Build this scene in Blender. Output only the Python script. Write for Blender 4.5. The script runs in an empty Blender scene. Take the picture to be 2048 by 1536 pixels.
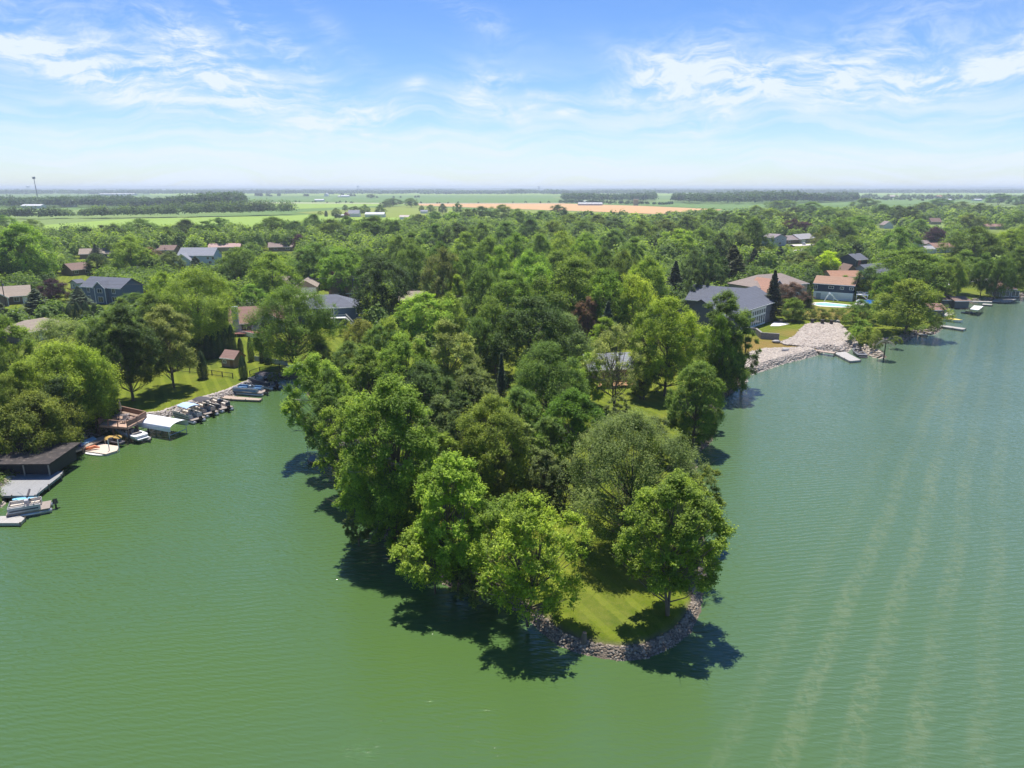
import bpy, math, random
import numpy as np
from math import radians as R, sin, cos, pi, atan2, hypot
random.seed(7); RNG = np.random.default_rng(7)
sc = bpy.context.scene
COL = sc.collection

# ---------------------------------------------------------------- camera, sky, sun, exposure
H = 38.0; F = 1420.0; PITCH = R(15.43)
cam_d = bpy.data.cameras.new("camera"); cam = bpy.data.objects.new("camera", cam_d); COL.objects.link(cam)
cam.location = (0, 0, H); cam.rotation_euler = (pi/2 - PITCH, 0, 0)
cam_d.sensor_width = 36.0; cam_d.lens = F/2048*36.0; cam_d.clip_start = 0.5; cam_d.clip_end = 60000
sc.camera = cam
SUN_EL = R(72); SUN_AZ = R(-7)            # azimuth measured from +Y towards +X
sun_d = bpy.data.lights.new("sun", 'SUN'); sun = bpy.data.objects.new("sun", sun_d); COL.objects.link(sun)
sun_d.energy = 4.3; sun_d.angle = R(0.5); sun_d.color = (1.0, 0.95, 0.87)
sun.rotation_euler = (pi/2 - SUN_EL, 0, pi - SUN_AZ)
sc.view_settings.view_transform = 'Standard'; sc.view_settings.look = 'None'
sc.view_settings.exposure = 0.82; sc.view_settings.gamma = 1.0
cy = sc.cycles
cy.max_bounces = 7; cy.diffuse_bounces = 3; cy.glossy_bounces = 3; cy.transmission_bounces = 4
cy.volume_bounces = 0; cy.transparent_max_bounces = 8; cy.caustics_reflective = False; cy.caustics_refractive = False
cy.sample_clamp_indirect = 6; cy.use_denoising = True

def N(nt, t, **kw):
    n = nt.nodes.new(t)
    for k, v in kw.items():
        if k == 'ins':
            for a, b in v.items(): n.inputs[a].default_value = b
        else: setattr(n, k, v)
    return n
def L(nt, a, b): nt.links.new(a, b)
def M(nt, op, a, b=None, c=None, clamp=False):
    n = nt.nodes.new('ShaderNodeMath'); n.operation = op; n.use_clamp = clamp
    for i, x in enumerate((a, b, c)):
        if x is None: continue
        if isinstance(x, (int, float)): n.inputs[i].default_value = x
        else: nt.links.new(x, n.inputs[i])
    return n.outputs[0]
def ramp(nt, fac, stops, interp='LINEAR'):
    n = nt.nodes.new('ShaderNodeValToRGB'); n.color_ramp.interpolation = interp
    e = n.color_ramp.elements
    while len(e) < len(stops): e.new(0.5)
    for i, (p, c) in enumerate(stops):
        e[i].position = p; e[i].color = (c, c, c, 1) if isinstance(c, (int, float)) else (*c, 1)
    nt.links.new(fac, n.inputs[0]); return n.outputs[0]
def mixc(nt, fac, a, b, mode='MIX'):
    n = nt.nodes.new('ShaderNodeMix'); n.data_type = 'RGBA'; n.blend_type = mode
    for s, x in ((n.inputs['Factor'], fac), (n.inputs[6], a), (n.inputs[7], b)):
        if isinstance(x, (int, float)): s.default_value = x
        elif isinstance(x, tuple): s.default_value = (*x, 1) if len(x) == 3 else x
        else: nt.links.new(x, s)
    return n.outputs[2]
def noise(nt, vec, scale, detail=4, rough=0.5, dist=0.0):
    n = nt.nodes.new('ShaderNodeTexNoise'); n.inputs['Scale'].default_value = scale
    n.inputs['Detail'].default_value = detail; n.inputs['Roughness'].default_value = rough
    n.inputs['Distortion'].default_value = dist
    if vec is not None: nt.links.new(vec, n.inputs['Vector'])
    return n.outputs['Fac']
def mapping(nt, vec, scale=(1,1,1), rot=(0,0,0), loc=(0,0,0)):
    n = nt.nodes.new('ShaderNodeMapping'); n.inputs['Scale'].default_value = scale
    n.inputs['Rotation'].default_value = rot; n.inputs['Location'].default_value = loc
    nt.links.new(vec, n.inputs['Vector']); return n.outputs[0]

def pdir(u, v):
    cx = (u-1024)/F; cz = -(v-768)/F
    return (cx, cos(PITCH)+cz*sin(PITCH), -sin(PITCH)+cz*cos(PITCH))
def px(u, v, z=0.0):
    d = pdir(u, v); t = (z-H)/d[2]
    return (d[0]*t, d[1]*t, z)
def proj(x, y, z):
    dz = z-H; zc = y*cos(PITCH)-dz*sin(PITCH); yc = y*sin(PITCH)+dz*cos(PITCH)
    return 1024+F*x/zc, 768-F*yc/zc, zc

# ---- world: physical sky plus thin cirrus, laid out by world direction
w = bpy.data.worlds.new("World"); sc.world = w; w.use_nodes = True
nt = w.node_tree; nt.nodes.clear()
sky = N(nt, 'ShaderNodeTexSky', sky_type='NISHITA', sun_disc=False, sun_elevation=SUN_EL, sun_rotation=SUN_AZ,
        altitude=250, air_density=1.0, dust_density=0.3, ozone_density=4.5)
tc = N(nt, 'ShaderNodeTexCoord'); sep = N(nt, 'ShaderNodeSeparateXYZ'); L(nt, tc.outputs['Generated'], sep.inputs[0])
X, Y, Z = sep.outputs
zc = M(nt, 'MAXIMUM', Z, 0.004)
az = M(nt, 'ARCTAN2', X, Y); el = M(nt, 'ARCSINE', Z)
den = M(nt, 'ADD', zc, 0.06)
cmb = N(nt, 'ShaderNodeCombineXYZ'); L(nt, M(nt,'DIVIDE',X,den), cmb.inputs[0]); L(nt, M(nt,'DIVIDE',Y,den), cmb.inputs[1])
P0 = cmb.outputs[0]
ang = N(nt, 'ShaderNodeCombineXYZ'); L(nt, az, ang.inputs[0]); L(nt, el, ang.inputs[1]); A0 = ang.outputs[0]
# warp for wispy fibres
wn = N(nt, 'ShaderNodeTexNoise'); wn.inputs['Scale'].default_value = 5; wn.inputs['Detail'].default_value = 4; L(nt, A0, wn.inputs['Vector'])
wv = N(nt, 'ShaderNodeVectorMath', operation='MULTIPLY_ADD'); L(nt, wn.outputs['Color'], wv.inputs[0])
wv.inputs[1].default_value = (0.16, 0.10, 0); L(nt, A0, wv.inputs[2]); AW = wv.outputs[0]
fibA = noise(nt, mapping(nt, AW, (4, 26, 1), (0, 0, R(-14))), 2.3, 9, 0.66, 0.3)
fibB = noise(nt, mapping(nt, AW, (5, 22, 1), (0, 0, R(16)), (3, 1, 0)), 2.3, 9, 0.66, 0.5)
fibC = noise(nt, mapping(nt, AW, (3, 34, 1), (0, 0, R(-2)), (7, 2, 0)), 1.5, 8, 0.6)
puff = noise(nt, mapping(nt, AW, (11, 26, 1), (0, 0, R(-25)), (2, 5, 0)), 2.0, 10, 0.7, 0.8)
def blob(u, v, su, sv, rot, amp):
    d = pdir(u, v); n = hypot(hypot(d[0], d[1]), d[2]); a0 = atan2(d[0], d[1]); e0 = math.asin(d[2]/n)
    dx = M(nt, 'SUBTRACT', az, a0); dy = M(nt, 'SUBTRACT', el, e0); c, s = cos(R(rot)), sin(R(rot))
    p = M(nt, 'MULTIPLY', M(nt, 'ADD', M(nt,'MULTIPLY',dx,c), M(nt,'MULTIPLY',dy,s)), F/su)
    q = M(nt, 'MULTIPLY', M(nt, 'SUBTRACT', M(nt,'MULTIPLY',dy,c), M(nt,'MULTIPLY',dx,s)), F/sv)
    r2 = M(nt, 'ADD', M(nt,'MULTIPLY',p,p), M(nt,'MULTIPLY',q,q))
    return M(nt, 'MULTIPLY', M(nt, 'EXPONENT', M(nt, 'MULTIPLY', r2, -1.0)), amp)
def total(lst):
    o = lst[0]
    for x in lst[1:]: o = M(nt, 'ADD', o, x)
    return o
mA = total([blob(300,178,330,34,-12,.95), blob(130,140,110,22,-20,.9), blob(380,85,80,32,-25,1.0), blob(180,55,260,50,-8,.6),
            blob(380,145,80,14,-14,.7), blob(570,100,70,26,-38,.85), blob(468,30,45,12,-52,.7), blob(620,220,280,34,-11,.75),
            blob(760,225,90,26,10,.5), blob(60,95,120,14,-4,.7), blob(960,40,90,22,-22,.5), blob(675,75,90,20,-40,.35), blob(560,170,70,9,-16,.6)])
mB = total([blob(1370,140,110,52,20,1.0), blob(1530,160,230,30,5,.95), blob(1440,215,70,34,30,.85), blob(1900,160,200,20,9,1.0),
            blob(1700,170,160,26,-4,.6), blob(1760,80,190,50,14,.5), blob(2040,100,120,34,24,.75), blob(1290,125,80,24,-20,.55),
            blob(950,185,60,38,60,.6), blob(1010,228,70,16,-25,.6), blob(1050,215,40,10,10,.7), blob(1135,223,28,7,0,.8), blob(1085,190,34,7,-8,.5), blob(830,168,22,12,20,.75), blob(1010,160,60,14,8,.55)])
def thr(x, lo, hi):
    n = N(nt, 'ShaderNodeMapRange', interpolation_type='SMOOTHSTEP'); L(nt, x, n.inputs[0])
    n.inputs[1].default_value = lo; n.inputs[2].default_value = hi; return n.outputs[0]
cA = M(nt, 'MULTIPLY', M(nt, 'MULTIPLY', mA, 1.2), thr(M(nt, 'ADD', M(nt,'MULTIPLY',fibA,.6), M(nt,'MULTIPLY',puff,.4)), .40, .72))
cB = M(nt, 'MULTIPLY', M(nt, 'MULTIPLY', mB, 1.35), thr(M(nt, 'ADD', M(nt,'MULTIPLY',fibB,.55), M(nt,'MULTIPLY',puff,.45)), .38, .70))
# low veil towards the horizon
veil = thr(el, R(11.5), R(0.5)); veil2 = thr(el, R(19), R(2))
cV = M(nt, 'ADD', M(nt, 'MULTIPLY', veil, M(nt, 'ADD', .10, M(nt, 'MULTIPLY', thr(fibC, .36, .66), .66))),
       M(nt, 'MULTIPLY', veil2, M(nt, 'MULTIPLY_ADD', fibC, .18, .0)))
cV = M(nt, 'ADD', cV, M(nt, 'MULTIPLY', thr(el, R(5), R(0)), .22))
cl = M(nt, 'ADD', M(nt, 'ADD', cA, cB), cV, clamp=True)
cl = M(nt, 'MULTIPLY', cl, .95)
skyc = N(nt, 'ShaderNodeHueSaturation'); skyc.inputs['Saturation'].default_value = 1.28; skyc.inputs['Value'].default_value = .86; L(nt, sky.outputs[0], skyc.inputs['Color'])
blue = mixc(nt, thr(el, R(1), R(16)), mixc(nt, 1.0, skyc.outputs[0], (.90, .98, 1.10), 'MULTIPLY'), mixc(nt, 1.0, skyc.outputs[0], (1.16, .95, 1.08), 'MULTIPLY'))
full = mixc(nt, cl, blue, (5.2, 5.8, 6.6))
bg = N(nt, 'ShaderNodeBackground'); bg.inputs[1].default_value = 0.092; L(nt, full, bg.inputs[0])
out = N(nt, 'ShaderNodeOutputWorld'); L(nt, bg.outputs[0], out.inputs[0])

# ---------------------------------------------------------------- helpers
def tag(o, label=None, cat=None, group=None, kind=None):
    if label: o['label'] = label
    if cat: o['category'] = cat
    if group: o['group'] = group
    if kind: o['kind'] = kind
    return o
def thing(name, label, cat, loc=(0,0,0), rz=0, group=None):
    o = bpy.data.objects.new(name, None); COL.objects.link(o); o.location = loc; o.rotation_euler = (0,0,rz)
    o.empty_display_size = .3
    return tag(o, label, cat, group)
def copy_tree(o, parent=None):
    c = o.copy(); COL.objects.link(c)
    if parent: c.parent = parent
    for ch in list(o.children): copy_tree(ch, c)
    return c
class MB:
    def __init__(s): s.v = []; s.f = []
    def add(s, vs, fs):
        n = len(s.v); s.v += [tuple(p) for p in vs]; s.f += [tuple(i+n for i in f) for f in fs]; return s
    def box(s, cx, cyy, z0, sx, sy, sz, rz=0, taper=1.0):
        vs = []
        for k, t in ((0, 1.0), (1, taper)):
            for a, b in ((-1,-1),(1,-1),(1,1),(-1,1)):
                x, y = a*sx/2*t, b*sy/2*t
                vs.append((cx+x*cos(rz)-y*sin(rz), cyy+x*sin(rz)+y*cos(rz), z0+k*sz))
        return s.add(vs, [(3,2,1,0),(4,5,6,7),(0,1,5,4),(1,2,6,5),(2,3,7,6),(3,0,4,7)])
    def prism(s, pts, z0, z1):
        n = len(pts); a = sum(pts[i][0]*pts[(i+1)%n][1]-pts[(i+1)%n][0]*pts[i][1] for i in range(n))
        if a < 0: pts = pts[::-1]
        vs = [(p[0],p[1],z0) for p in pts]+[(p[0],p[1],z1) for p in pts]
        return s.add(vs, [tuple(range(n))[::-1], tuple(range(n,2*n))]+[(i,(i+1)%n,n+(i+1)%n,n+i) for i in range(n)])
    def ext(s, prof, y0, y1):                      # profile in xz pushed along y
        n = len(prof); vs = [(x,y0,z) for x,z in prof]+[(x,y1,z) for x,z in prof]
        return s.add(vs, [tuple(range(n)), tuple(range(n,2*n))[::-1]]+[((i+1)%n,i,n+i,n+(i+1)%n) for i in range(n)])
    def tube(s, pts, rad, n=6, cap=True):
        pts = [np.array(p, float) for p in pts]; m = len(pts)
        if not hasattr(rad, '__len__'): rad = [rad]*m
        vs = []; up = np.array((0,0,1.0))
        for i, p in enumerate(pts):
            t = pts[min(i+1,m-1)]-pts[max(i-1,0)]; t /= (np.linalg.norm(t)+1e-9)
            a = np.cross(t, up if abs(t[2]) < .95 else np.array((1.0,0,0))); a /= np.linalg.norm(a); b = np.cross(t, a)
            for k in range(n):
                q = p+(a*cos(2*pi*k/n)+b*sin(2*pi*k/n))*rad[i]; vs.append(tuple(q))
        fs = [(i*n+k, i*n+(k+1)%n, (i+1)*n+(k+1)%n, (i+1)*n+k) for i in range(m-1) for k in range(n)]
        if cap: fs += [tuple(range(n))[::-1], tuple((m-1)*n+k for k in range(n))]
        return s.add(vs, fs)
    def poly(s, pts): return s.add(pts, [tuple(range(len(pts)))])
    def build(s, name, mat, parent=None, smooth=False):
        me = bpy.data.meshes.new(name); me.from_pydata(s.v, [], s.f)
        if mat: me.materials.append(mat)
        if smooth: me.polygons.foreach_set('use_smooth', [True]*len(me.polygons))
        me.update(); o = bpy.data.objects.new(name, me); COL.objects.link(o)
        if parent: o.parent = parent
        return o
def quad_mesh(name, V, mat=None, attr=None, k=4):
    """V: (n*k,3) array, every k vertices one face"""
    me = bpy.data.meshes.new(name); nv = len(V); nf = nv//k
    me.vertices.add(nv); me.vertices.foreach_set('co', np.ascontiguousarray(V, np.float32).ravel())
    me.loops.add(nv); me.loops.foreach_set('vertex_index', np.arange(nv, dtype=np.int32))
    me.polygons.add(nf); me.polygons.foreach_set('loop_start', np.arange(0, nv, k, dtype=np.int32))
    me.update(calc_edges=True)
    if attr is not None:
        a = me.attributes.new('tint', 'FLOAT', 'FACE'); a.data.foreach_set('value', np.ascontiguousarray(attr, np.float32))
    if mat: me.materials.append(mat)
    return me
def idx_mesh(name, V, Fc, mat=None, attr=None, smooth=False):
    me = bpy.data.meshes.new(name); Fc = np.asarray(Fc, np.int32); nf, k = Fc.shape
    me.vertices.add(len(V)); me.vertices.foreach_set('co', np.ascontiguousarray(V, np.float32).ravel())
    me.loops.add(nf*k); me.loops.foreach_set('vertex_index', Fc.ravel())
    me.polygons.add(nf); me.polygons.foreach_set('loop_start', np.arange(0, nf*k, k, dtype=np.int32))
    me.update(calc_edges=True)
    if attr is not None:
        a = me.attributes.new('tint', 'FLOAT', 'FACE'); a.data.foreach_set('value', np.ascontiguousarray(attr, np.float32))
    if smooth: me.polygons.foreach_set('use_smooth', np.ones(nf, bool))
    if mat: me.materials.append(mat)
    return me
def link(name, me, parent=None):
    o = bpy.data.objects.new(name, me); COL.objects.link(o)
    if parent: o.parent = parent
    return o

_mc = {}
def mat(name, col, rough=.7, var=.12, scale=3.0, bump=0.0, bscale=None, metal=0.0, spec=.4, stretch=(1,1,1)):
    if name in _mc: return _mc[name]
    m = bpy.data.materials.new(name); m.use_nodes = True; t = m.node_tree; b = t.nodes['Principled BSDF']
    c = N(t, 'ShaderNodeTexCoord'); v = mapping(t, c.outputs['Object'], stretch)
    f = noise(t, v, scale, 5, .6)
    lo = tuple(x*(1-var) for x in col); hi = tuple(min(1, x*(1+var)) for x in col)
    L(t, ramp(t, f, [(.3, lo), (.7, hi)]), b.inputs['Base Color'])
    b.inputs['Roughness'].default_value = rough; b.inputs['Metallic'].default_value = metal
    b.inputs['Specular IOR Level'].default_value = spec
    if bump:
        bn = N(t, 'ShaderNodeBump'); bn.inputs['Strength'].default_value = bump; bn.inputs['Distance'].default_value = .05
        L(t, noise(t, v, bscale or scale*6, 4, .6), bn.inputs['Height']); L(t, bn.outputs[0], b.inputs['Normal'])
    _mc[name] = m; return m
def striped(name, col, col2, period, axis='Z', rough=.7, var=.15):
    """boards / siding / shingle courses: thin darker joints every period metres"""
    if name in _mc: return _mc[name]
    m = bpy.data.materials.new(name); m.use_nodes = True; t = m.node_tree; b = t.nodes['Principled BSDF']
    c = N(t, 'ShaderNodeTexCoord'); s = N(t, 'ShaderNodeSeparateXYZ'); L(t, c.outputs['Object'], s.inputs[0])
    fr = M(t, 'FRACT', M(t, 'DIVIDE', s.outputs[axis], period)); j = M(t, 'LESS_THAN', fr, .14)
    f = noise(t, c.outputs['Object'], 1.2, 6, .65)
    idn = N(t, 'ShaderNodeTexWhiteNoise', noise_dimensions='1D'); L(t, M(t, 'FLOOR', M(t, 'DIVIDE', s.outputs[axis], period)), idn.inputs['W'])
    base = mixc(t, f, tuple(x*(1-var*1.6) for x in col), tuple(min(1, x*(1+var*1.6)) for x in col))
    base = mixc(t, M(t, 'MULTIPLY', idn.outputs[0], .28), base, tuple(x*.62 for x in col))
    L(t, mixc(t, j, base, col2), b.inputs['Base Color'])
    bn = N(t, 'ShaderNodeBump'); bn.inputs['Strength'].default_value = .5; bn.inputs['Distance'].default_value = .02
    L(t, M(t, 'SUBTRACT', f, j), bn.inputs['Height']); L(t, bn.outputs[0], b.inputs['Normal'])
    b.inputs['Roughness'].default_value = rough; _mc[name] = m; return m

# foliage: sunlight reflects from and passes through every leaf
def leaf_material(name, gloss=.015, trans=.48):
    m = bpy.data.materials.new(name); m.use_nodes = True; t = m.node_tree; t.nodes.clear()
    oi = N(t, 'ShaderNodeObjectInfo'); at = N(t, 'ShaderNodeAttribute', attribute_name='tint')
    hs = N(t, 'ShaderNodeHueSaturation')
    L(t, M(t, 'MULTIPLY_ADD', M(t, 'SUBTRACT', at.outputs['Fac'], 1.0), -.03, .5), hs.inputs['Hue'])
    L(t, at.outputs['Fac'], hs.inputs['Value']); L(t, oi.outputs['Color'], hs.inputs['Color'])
    d = N(t, 'ShaderNodeBsdfDiffuse'); L(t, hs.outputs[0], d.inputs[0])
    tr = N(t, 'ShaderNodeBsdfTranslucent')
    L(t, mixc(t, 1.0, hs.outputs[0], (1.35, 1.4, .6), 'MULTIPLY'), tr.inputs[0])
    g = N(t, 'ShaderNodeBsdfGlossy'); g.inputs['Roughness'].default_value = .6; g.inputs[0].default_value = (.9, .95, 1, 1)
    a = N(t, 'ShaderNodeMixShader'); a.inputs[0].default_value = trans; L(t, d.outputs[0], a.inputs[1]); L(t, tr.outputs[0], a.inputs[2])
    b = N(t, 'ShaderNodeMixShader'); b.inputs[0].default_value = gloss; L(t, a.outputs[0], b.inputs[1]); L(t, g.outputs[0], b.inputs[2])
    o = N(t, 'ShaderNodeOutputMaterial'); L(t, b.outputs[0], o.inputs[0]); return m
LEAF = leaf_material('leaves'); NEEDLE = leaf_material('needles', .03, .18)
BARK = mat('bark', (.14,.115,.09), .9, .35, 2.0, .6, 8, stretch=(3,3,.6))
DEADWOOD = mat('dead_wood', (.34,.30,.26), .85, .25, 3.0)
GLASS = mat('window_glass', (.03,.045,.06), .08, .2, .7, spec=.7)
WHITE = mat('white_paint', (.78,.78,.76), .5, .05, 1.5)
DARKM = mat('dark_metal', (.03,.03,.035), .5, .2, 2)
ALU = mat('brushed_metal', (.5,.51,.52), .35, .1, 3, metal=.7)

# ---------------------------------------------------------------- shoreline, ground, water
SH = [(-420,1090),(-200,1060),(-60,1035),(4,1012),(10,992),(60,950),(112,908),(165,884),(215,862),(262,846),(330,838),(372,822),(432,802),(468,791),
      (502,775),(528,763),(556,757),(600,756),(612,766),(618,790),(634,820),(652,850),(668,885),(674,925),(692,955),(716,1000),(738,1045),
      (780,1085),(838,1125),(895,1172),(940,1182),(975,1178),(1012,1205),(1060,1238),(1085,1262),(1120,1290),(1170,1307),(1235,1319),
      (1290,1315),(1340,1293),(1378,1262),(1396,1222),(1402,1180),(1412,1150),(1408,1100),(1402,1040),(1396,985),(1390,940),(1394,905),(1415,890),
      (1430,868),(1428,830),(1440,800),(1468,782),(1490,762),(1487,752),(1520,742),(1560,728),(1600,718),(1632,709),(1652,700),(1686,706),(1700,692),
      (1720,700),(1744,712),(1760,716),(1772,715),(1766,706),(1748,696),(1752,688),(1790,686),(1815,680),(1830,672),(1868,668),(1884,655),(1880,640),
      (1872,628),(1900,616),(1936,607),(1980,603),(2022,598),(2070,588),(2120,574),(2300,556),(2700,536)]
shore = [px(u, v, 0)[:2] for u, v in SH]
LAND = np.array([(-14000, shore[0][1]-60)] + [(shore[0][0]-60, shore[0][1]-20)] + shore + [(14000, 900), (14000, 40000), (-14000, 40000)])
def sdf(xs, ys):
    """signed distance to the land outline, positive on land"""
    x = np.asarray(xs, float).ravel(); y = np.asarray(ys, float).ravel()
    d2 = np.full(x.shape, 1e18); ins = np.zeros(x.shape, bool); n = len(LAND)
    for i in range(n):
        ax, ay = LAND[i]; bx, by = LAND[(i+1) % n]; ex, ey = bx-ax, by-ay
        t = np.clip(((x-ax)*ex+(y-ay)*ey)/(ex*ex+ey*ey+1e-12), 0, 1)
        dd = (x-ax-t*ex)**2+(y-ay-t*ey)**2; d2 = np.minimum(d2, dd)
        c = ((ay > y) != (by > y)) & (x < (bx-ax)*(y-ay)/((by-ay) if by != ay else 1e-9)+ax); ins ^= c
    d = np.sqrt(d2); return np.where(ins, d, -d)
def axis(lo, hi, step, far, g=1.22):
    a = list(np.arange(lo, hi, step)); s = step; p = a[-1]
    while p < far[1]: s *= g; p += s; a.append(p)
    s = step; p = lo; b = []
    while p > far[0]: s *= g; p -= s; b.append(p)
    return np.array(b[::-1]+a)
gx = axis(-105, 210, .8, (-13000, 13000)); gy = axis(34, 330, .8, (-60, 16000))
GX, GY = np.meshgrid(gx, gy); S = sdf(GX, GY).reshape(GX.shape)
wob = (np.sin(GX*1.7+np.sin(GY*1.3)*2)*np.cos(GY*1.9+GX*.7))*.22
S2 = S + np.where(np.abs(S) < 4, wob, 0)
GZ = np.where(S2 > 0, .95*np.clip(S2/1.1, 0, 1)**.7, np.maximum(-2.5, S2*.55))
GZ += np.where(S > 3, .05*np.sin(GX*.21)*np.cos(GY*.17), 0)
ny, nx = GX.shape; idx = np.arange(nx*ny).reshape(ny, nx)
Fq = np.stack([idx[:-1,:-1], idx[:-1,1:], idx[1:,1:], idx[1:,:-1]], -1).reshape(-1, 4)
# ground material: mown lawn, patchy wear, far farmland
gm = bpy.data.materials.new('ground_grass'); gm.use_nodes = True; t = gm.node_tree; b = t.nodes['Principled BSDF']
g = N(t, 'ShaderNodeNewGeometry'); P = g.outputs['Position']; sp = N(t, 'ShaderNodeSeparateXYZ'); L(t, P, sp.inputs[0])
n1 = noise(t, P, .09, 6, .62); n2 = noise(t, P, 1.3, 5, .65); n3 = noise(t, P, 9, 3, .6)
base = ramp(t, n1, [(.32, (.060,.105,.006)), (.5, (.105,.145,.007)), (.66, (.165,.175,.014))])
base = mixc(t, ramp(t, n2, [(.35, 0), (.75, .5)]), base, (.24,.23,.05))
base = mixc(t, ramp(t, n3, [(.3, .5), (.7, 0)]), base, (.06,.10,.012))
sm = mapping(t, P, (1,1,1), (0,0,R(-28))); s2 = N(t, 'ShaderNodeSeparateXYZ'); L(t, sm, s2.inputs[0])
st = M(t, 'SINE', M(t, 'ADD', M(t, 'MULTIPLY', s2.outputs[0], 2*pi/2.3), M(t, 'MULTIPLY', n2, 1.2)))
base = mixc(t, M(t, 'MULTIPLY', ramp(t, st, [(.3, 0), (.7, 1)]), .24), base, (.24,.28,.03))
def spot(u, v, r, z=1):
    x, y, _ = px(u, v, z); dx = M(t, 'SUBTRACT', sp.outputs[0], x); dy = M(t, 'SUBTRACT', sp.outputs[1], y)
    d = M(t, 'SQRT', M(t, 'ADD', M(t,'MULTIPLY',dx,dx), M(t,'MULTIPLY',dy,dy)))
    n = N(t, 'ShaderNodeMapRange', interpolation_type='SMOOTHSTEP'); L(t, M(t, 'ADD', d, M(t, 'MULTIPLY', n2, r*.5)), n.inputs[0])
    n.inputs[1].default_value = r*1.35; n.inputs[2].default_value = r*.55; return n.outputs[0]
dry = spot(1545, 694, 15)
for a in ((1600,668,9),(1650,626,16),(1300,1150,3.0),(600,745,8),(1840,610,10)): dry = M(t, 'MAXIMUM', dry, M(t,'MULTIPLY',spot(*a),.75))
base = mixc(t, M(t, 'MULTIPLY', dry, M(t, 'MULTIPLY_ADD', n2, .9, .25)), base, (.25,.15,.055))
# rough dirt where the bank drops to the water
bank = N(t, 'ShaderNodeMapRange'); L(t, sp.outputs[2], bank.inputs[0]); bank.inputs[1].default_value = .93; bank.inputs[2].default_value = .6
base = mixc(t, bank.outputs[0], base, mixc(t, n3, (.09,.07,.05), (.22,.18,.14)))
farm = ramp(t, noise(t, mapping(t, P, (.0012,.0022,1)), 1, 2, .4), [(.38, (.13,.20,.055)), (.5, (.10,.175,.045)), (.6, (.16,.22,.065))])
fy = N(t, 'ShaderNodeMapRange'); L(t, sp.outputs[1], fy.inputs[0]); fy.inputs[1].default_value = 560; fy.inputs[2].default_value = 760
base = mixc(t, fy.outputs[0], base, farm)
L(t, base, b.inputs['Base Color']); b.inputs['Roughness'].default_value = .95; b.inputs['Specular IOR Level'].default_value = .1
bn = N(t, 'ShaderNodeBump'); bn.inputs['Strength'].default_value = .9; bn.inputs['Distance'].default_value = .12
L(t, M(t, 'ADD', n3, n2), bn.inputs['Height']); L(t, bn.outputs[0], b.inputs['Normal'])
go = link('ground', idx_mesh('ground', np.stack([GX, GY, GZ], -1).reshape(-1, 3), Fq, gm, smooth=True)); tag(go, kind='structure')

# water: turbid green lake, sky reflected by rippled surface
wm = bpy.data.materials.new('lake_water'); wm.use_nodes = True; t = wm.node_tree; b = t.nodes['Principled BSDF']
g = N(t, 'ShaderNodeNewGeometry'); P = g.outputs['Position']; sp = N(t, 'ShaderNodeSeparateXYZ'); L(t, P, sp.inputs[0])
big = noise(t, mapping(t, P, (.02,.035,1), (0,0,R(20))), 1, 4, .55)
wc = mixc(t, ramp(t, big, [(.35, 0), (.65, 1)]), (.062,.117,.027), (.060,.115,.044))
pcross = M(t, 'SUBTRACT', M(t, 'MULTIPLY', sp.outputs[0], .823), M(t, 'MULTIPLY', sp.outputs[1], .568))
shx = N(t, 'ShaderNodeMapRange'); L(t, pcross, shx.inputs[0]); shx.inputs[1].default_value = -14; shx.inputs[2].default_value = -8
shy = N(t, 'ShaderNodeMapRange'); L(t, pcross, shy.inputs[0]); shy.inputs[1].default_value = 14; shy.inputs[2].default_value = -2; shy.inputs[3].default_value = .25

b.inputs['IOR'].default_value = 1.333; b.inputs['Specular IOR Level'].default_value = .85
# wind ripple
w1 = N(t, 'ShaderNodeTexWave', bands_direction='Y'); w1.inputs['Scale'].default_value = .42; w1.inputs['Distortion'].default_value = 6; w1.inputs['Detail'].default_value = 3
w1.inputs['Detail Scale'].default_value = 1.1; w1.inputs['Detail Roughness'].default_value = .6
L(t, mapping(t, P, (.55,1,1), (0,0,R(-17))), w1.inputs['Vector'])
w2 = N(t, 'ShaderNodeTexWave', bands_direction='Y'); w2.inputs['Scale'].default_value = .85; w2.inputs['Distortion'].default_value = 8; w2.inputs['Detail'].default_value = 2
L(t, mapping(t, P, (.7,1,1), (0,0,R(14))), w2.inputs['Vector'])
rip = noise(t, mapping(t, P, (1.2,2.6,1), (0,0,R(-12))), 1.0, 5, .6, .4)
fine = noise(t, mapping(t, P, (3.2,6.5,1), (0,0,R(8))), 1.0, 3, .6)
# long boat-wake bands running away over the right of the lake
wx, wy, _ = px(2600, 1500, 0)
dx = M(t, 'SUBTRACT', sp.outputs[0], 95.0); dy = M(t, 'SUBTRACT', sp.outputs[1], 10.0)
rr = M(t, 'SQRT', M(t, 'ADD', M(t,'MULTIPLY',dx,dx), M(t,'MULTIPLY',M(t,'MULTIPLY',dy,dy),.16)))
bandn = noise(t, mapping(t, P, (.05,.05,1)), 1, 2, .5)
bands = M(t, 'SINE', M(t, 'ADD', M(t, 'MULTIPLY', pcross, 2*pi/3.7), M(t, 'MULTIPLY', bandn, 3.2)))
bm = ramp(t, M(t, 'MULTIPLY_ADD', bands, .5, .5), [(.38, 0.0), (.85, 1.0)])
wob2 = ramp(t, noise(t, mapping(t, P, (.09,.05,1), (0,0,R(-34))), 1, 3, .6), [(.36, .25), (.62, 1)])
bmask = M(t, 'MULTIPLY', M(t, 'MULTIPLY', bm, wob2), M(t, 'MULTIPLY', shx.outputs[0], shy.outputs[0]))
patch = noise(t, mapping(t, P, (1.1,.8,1), (0,0,R(-32))), 1.0, 6, .7, .6)
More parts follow.
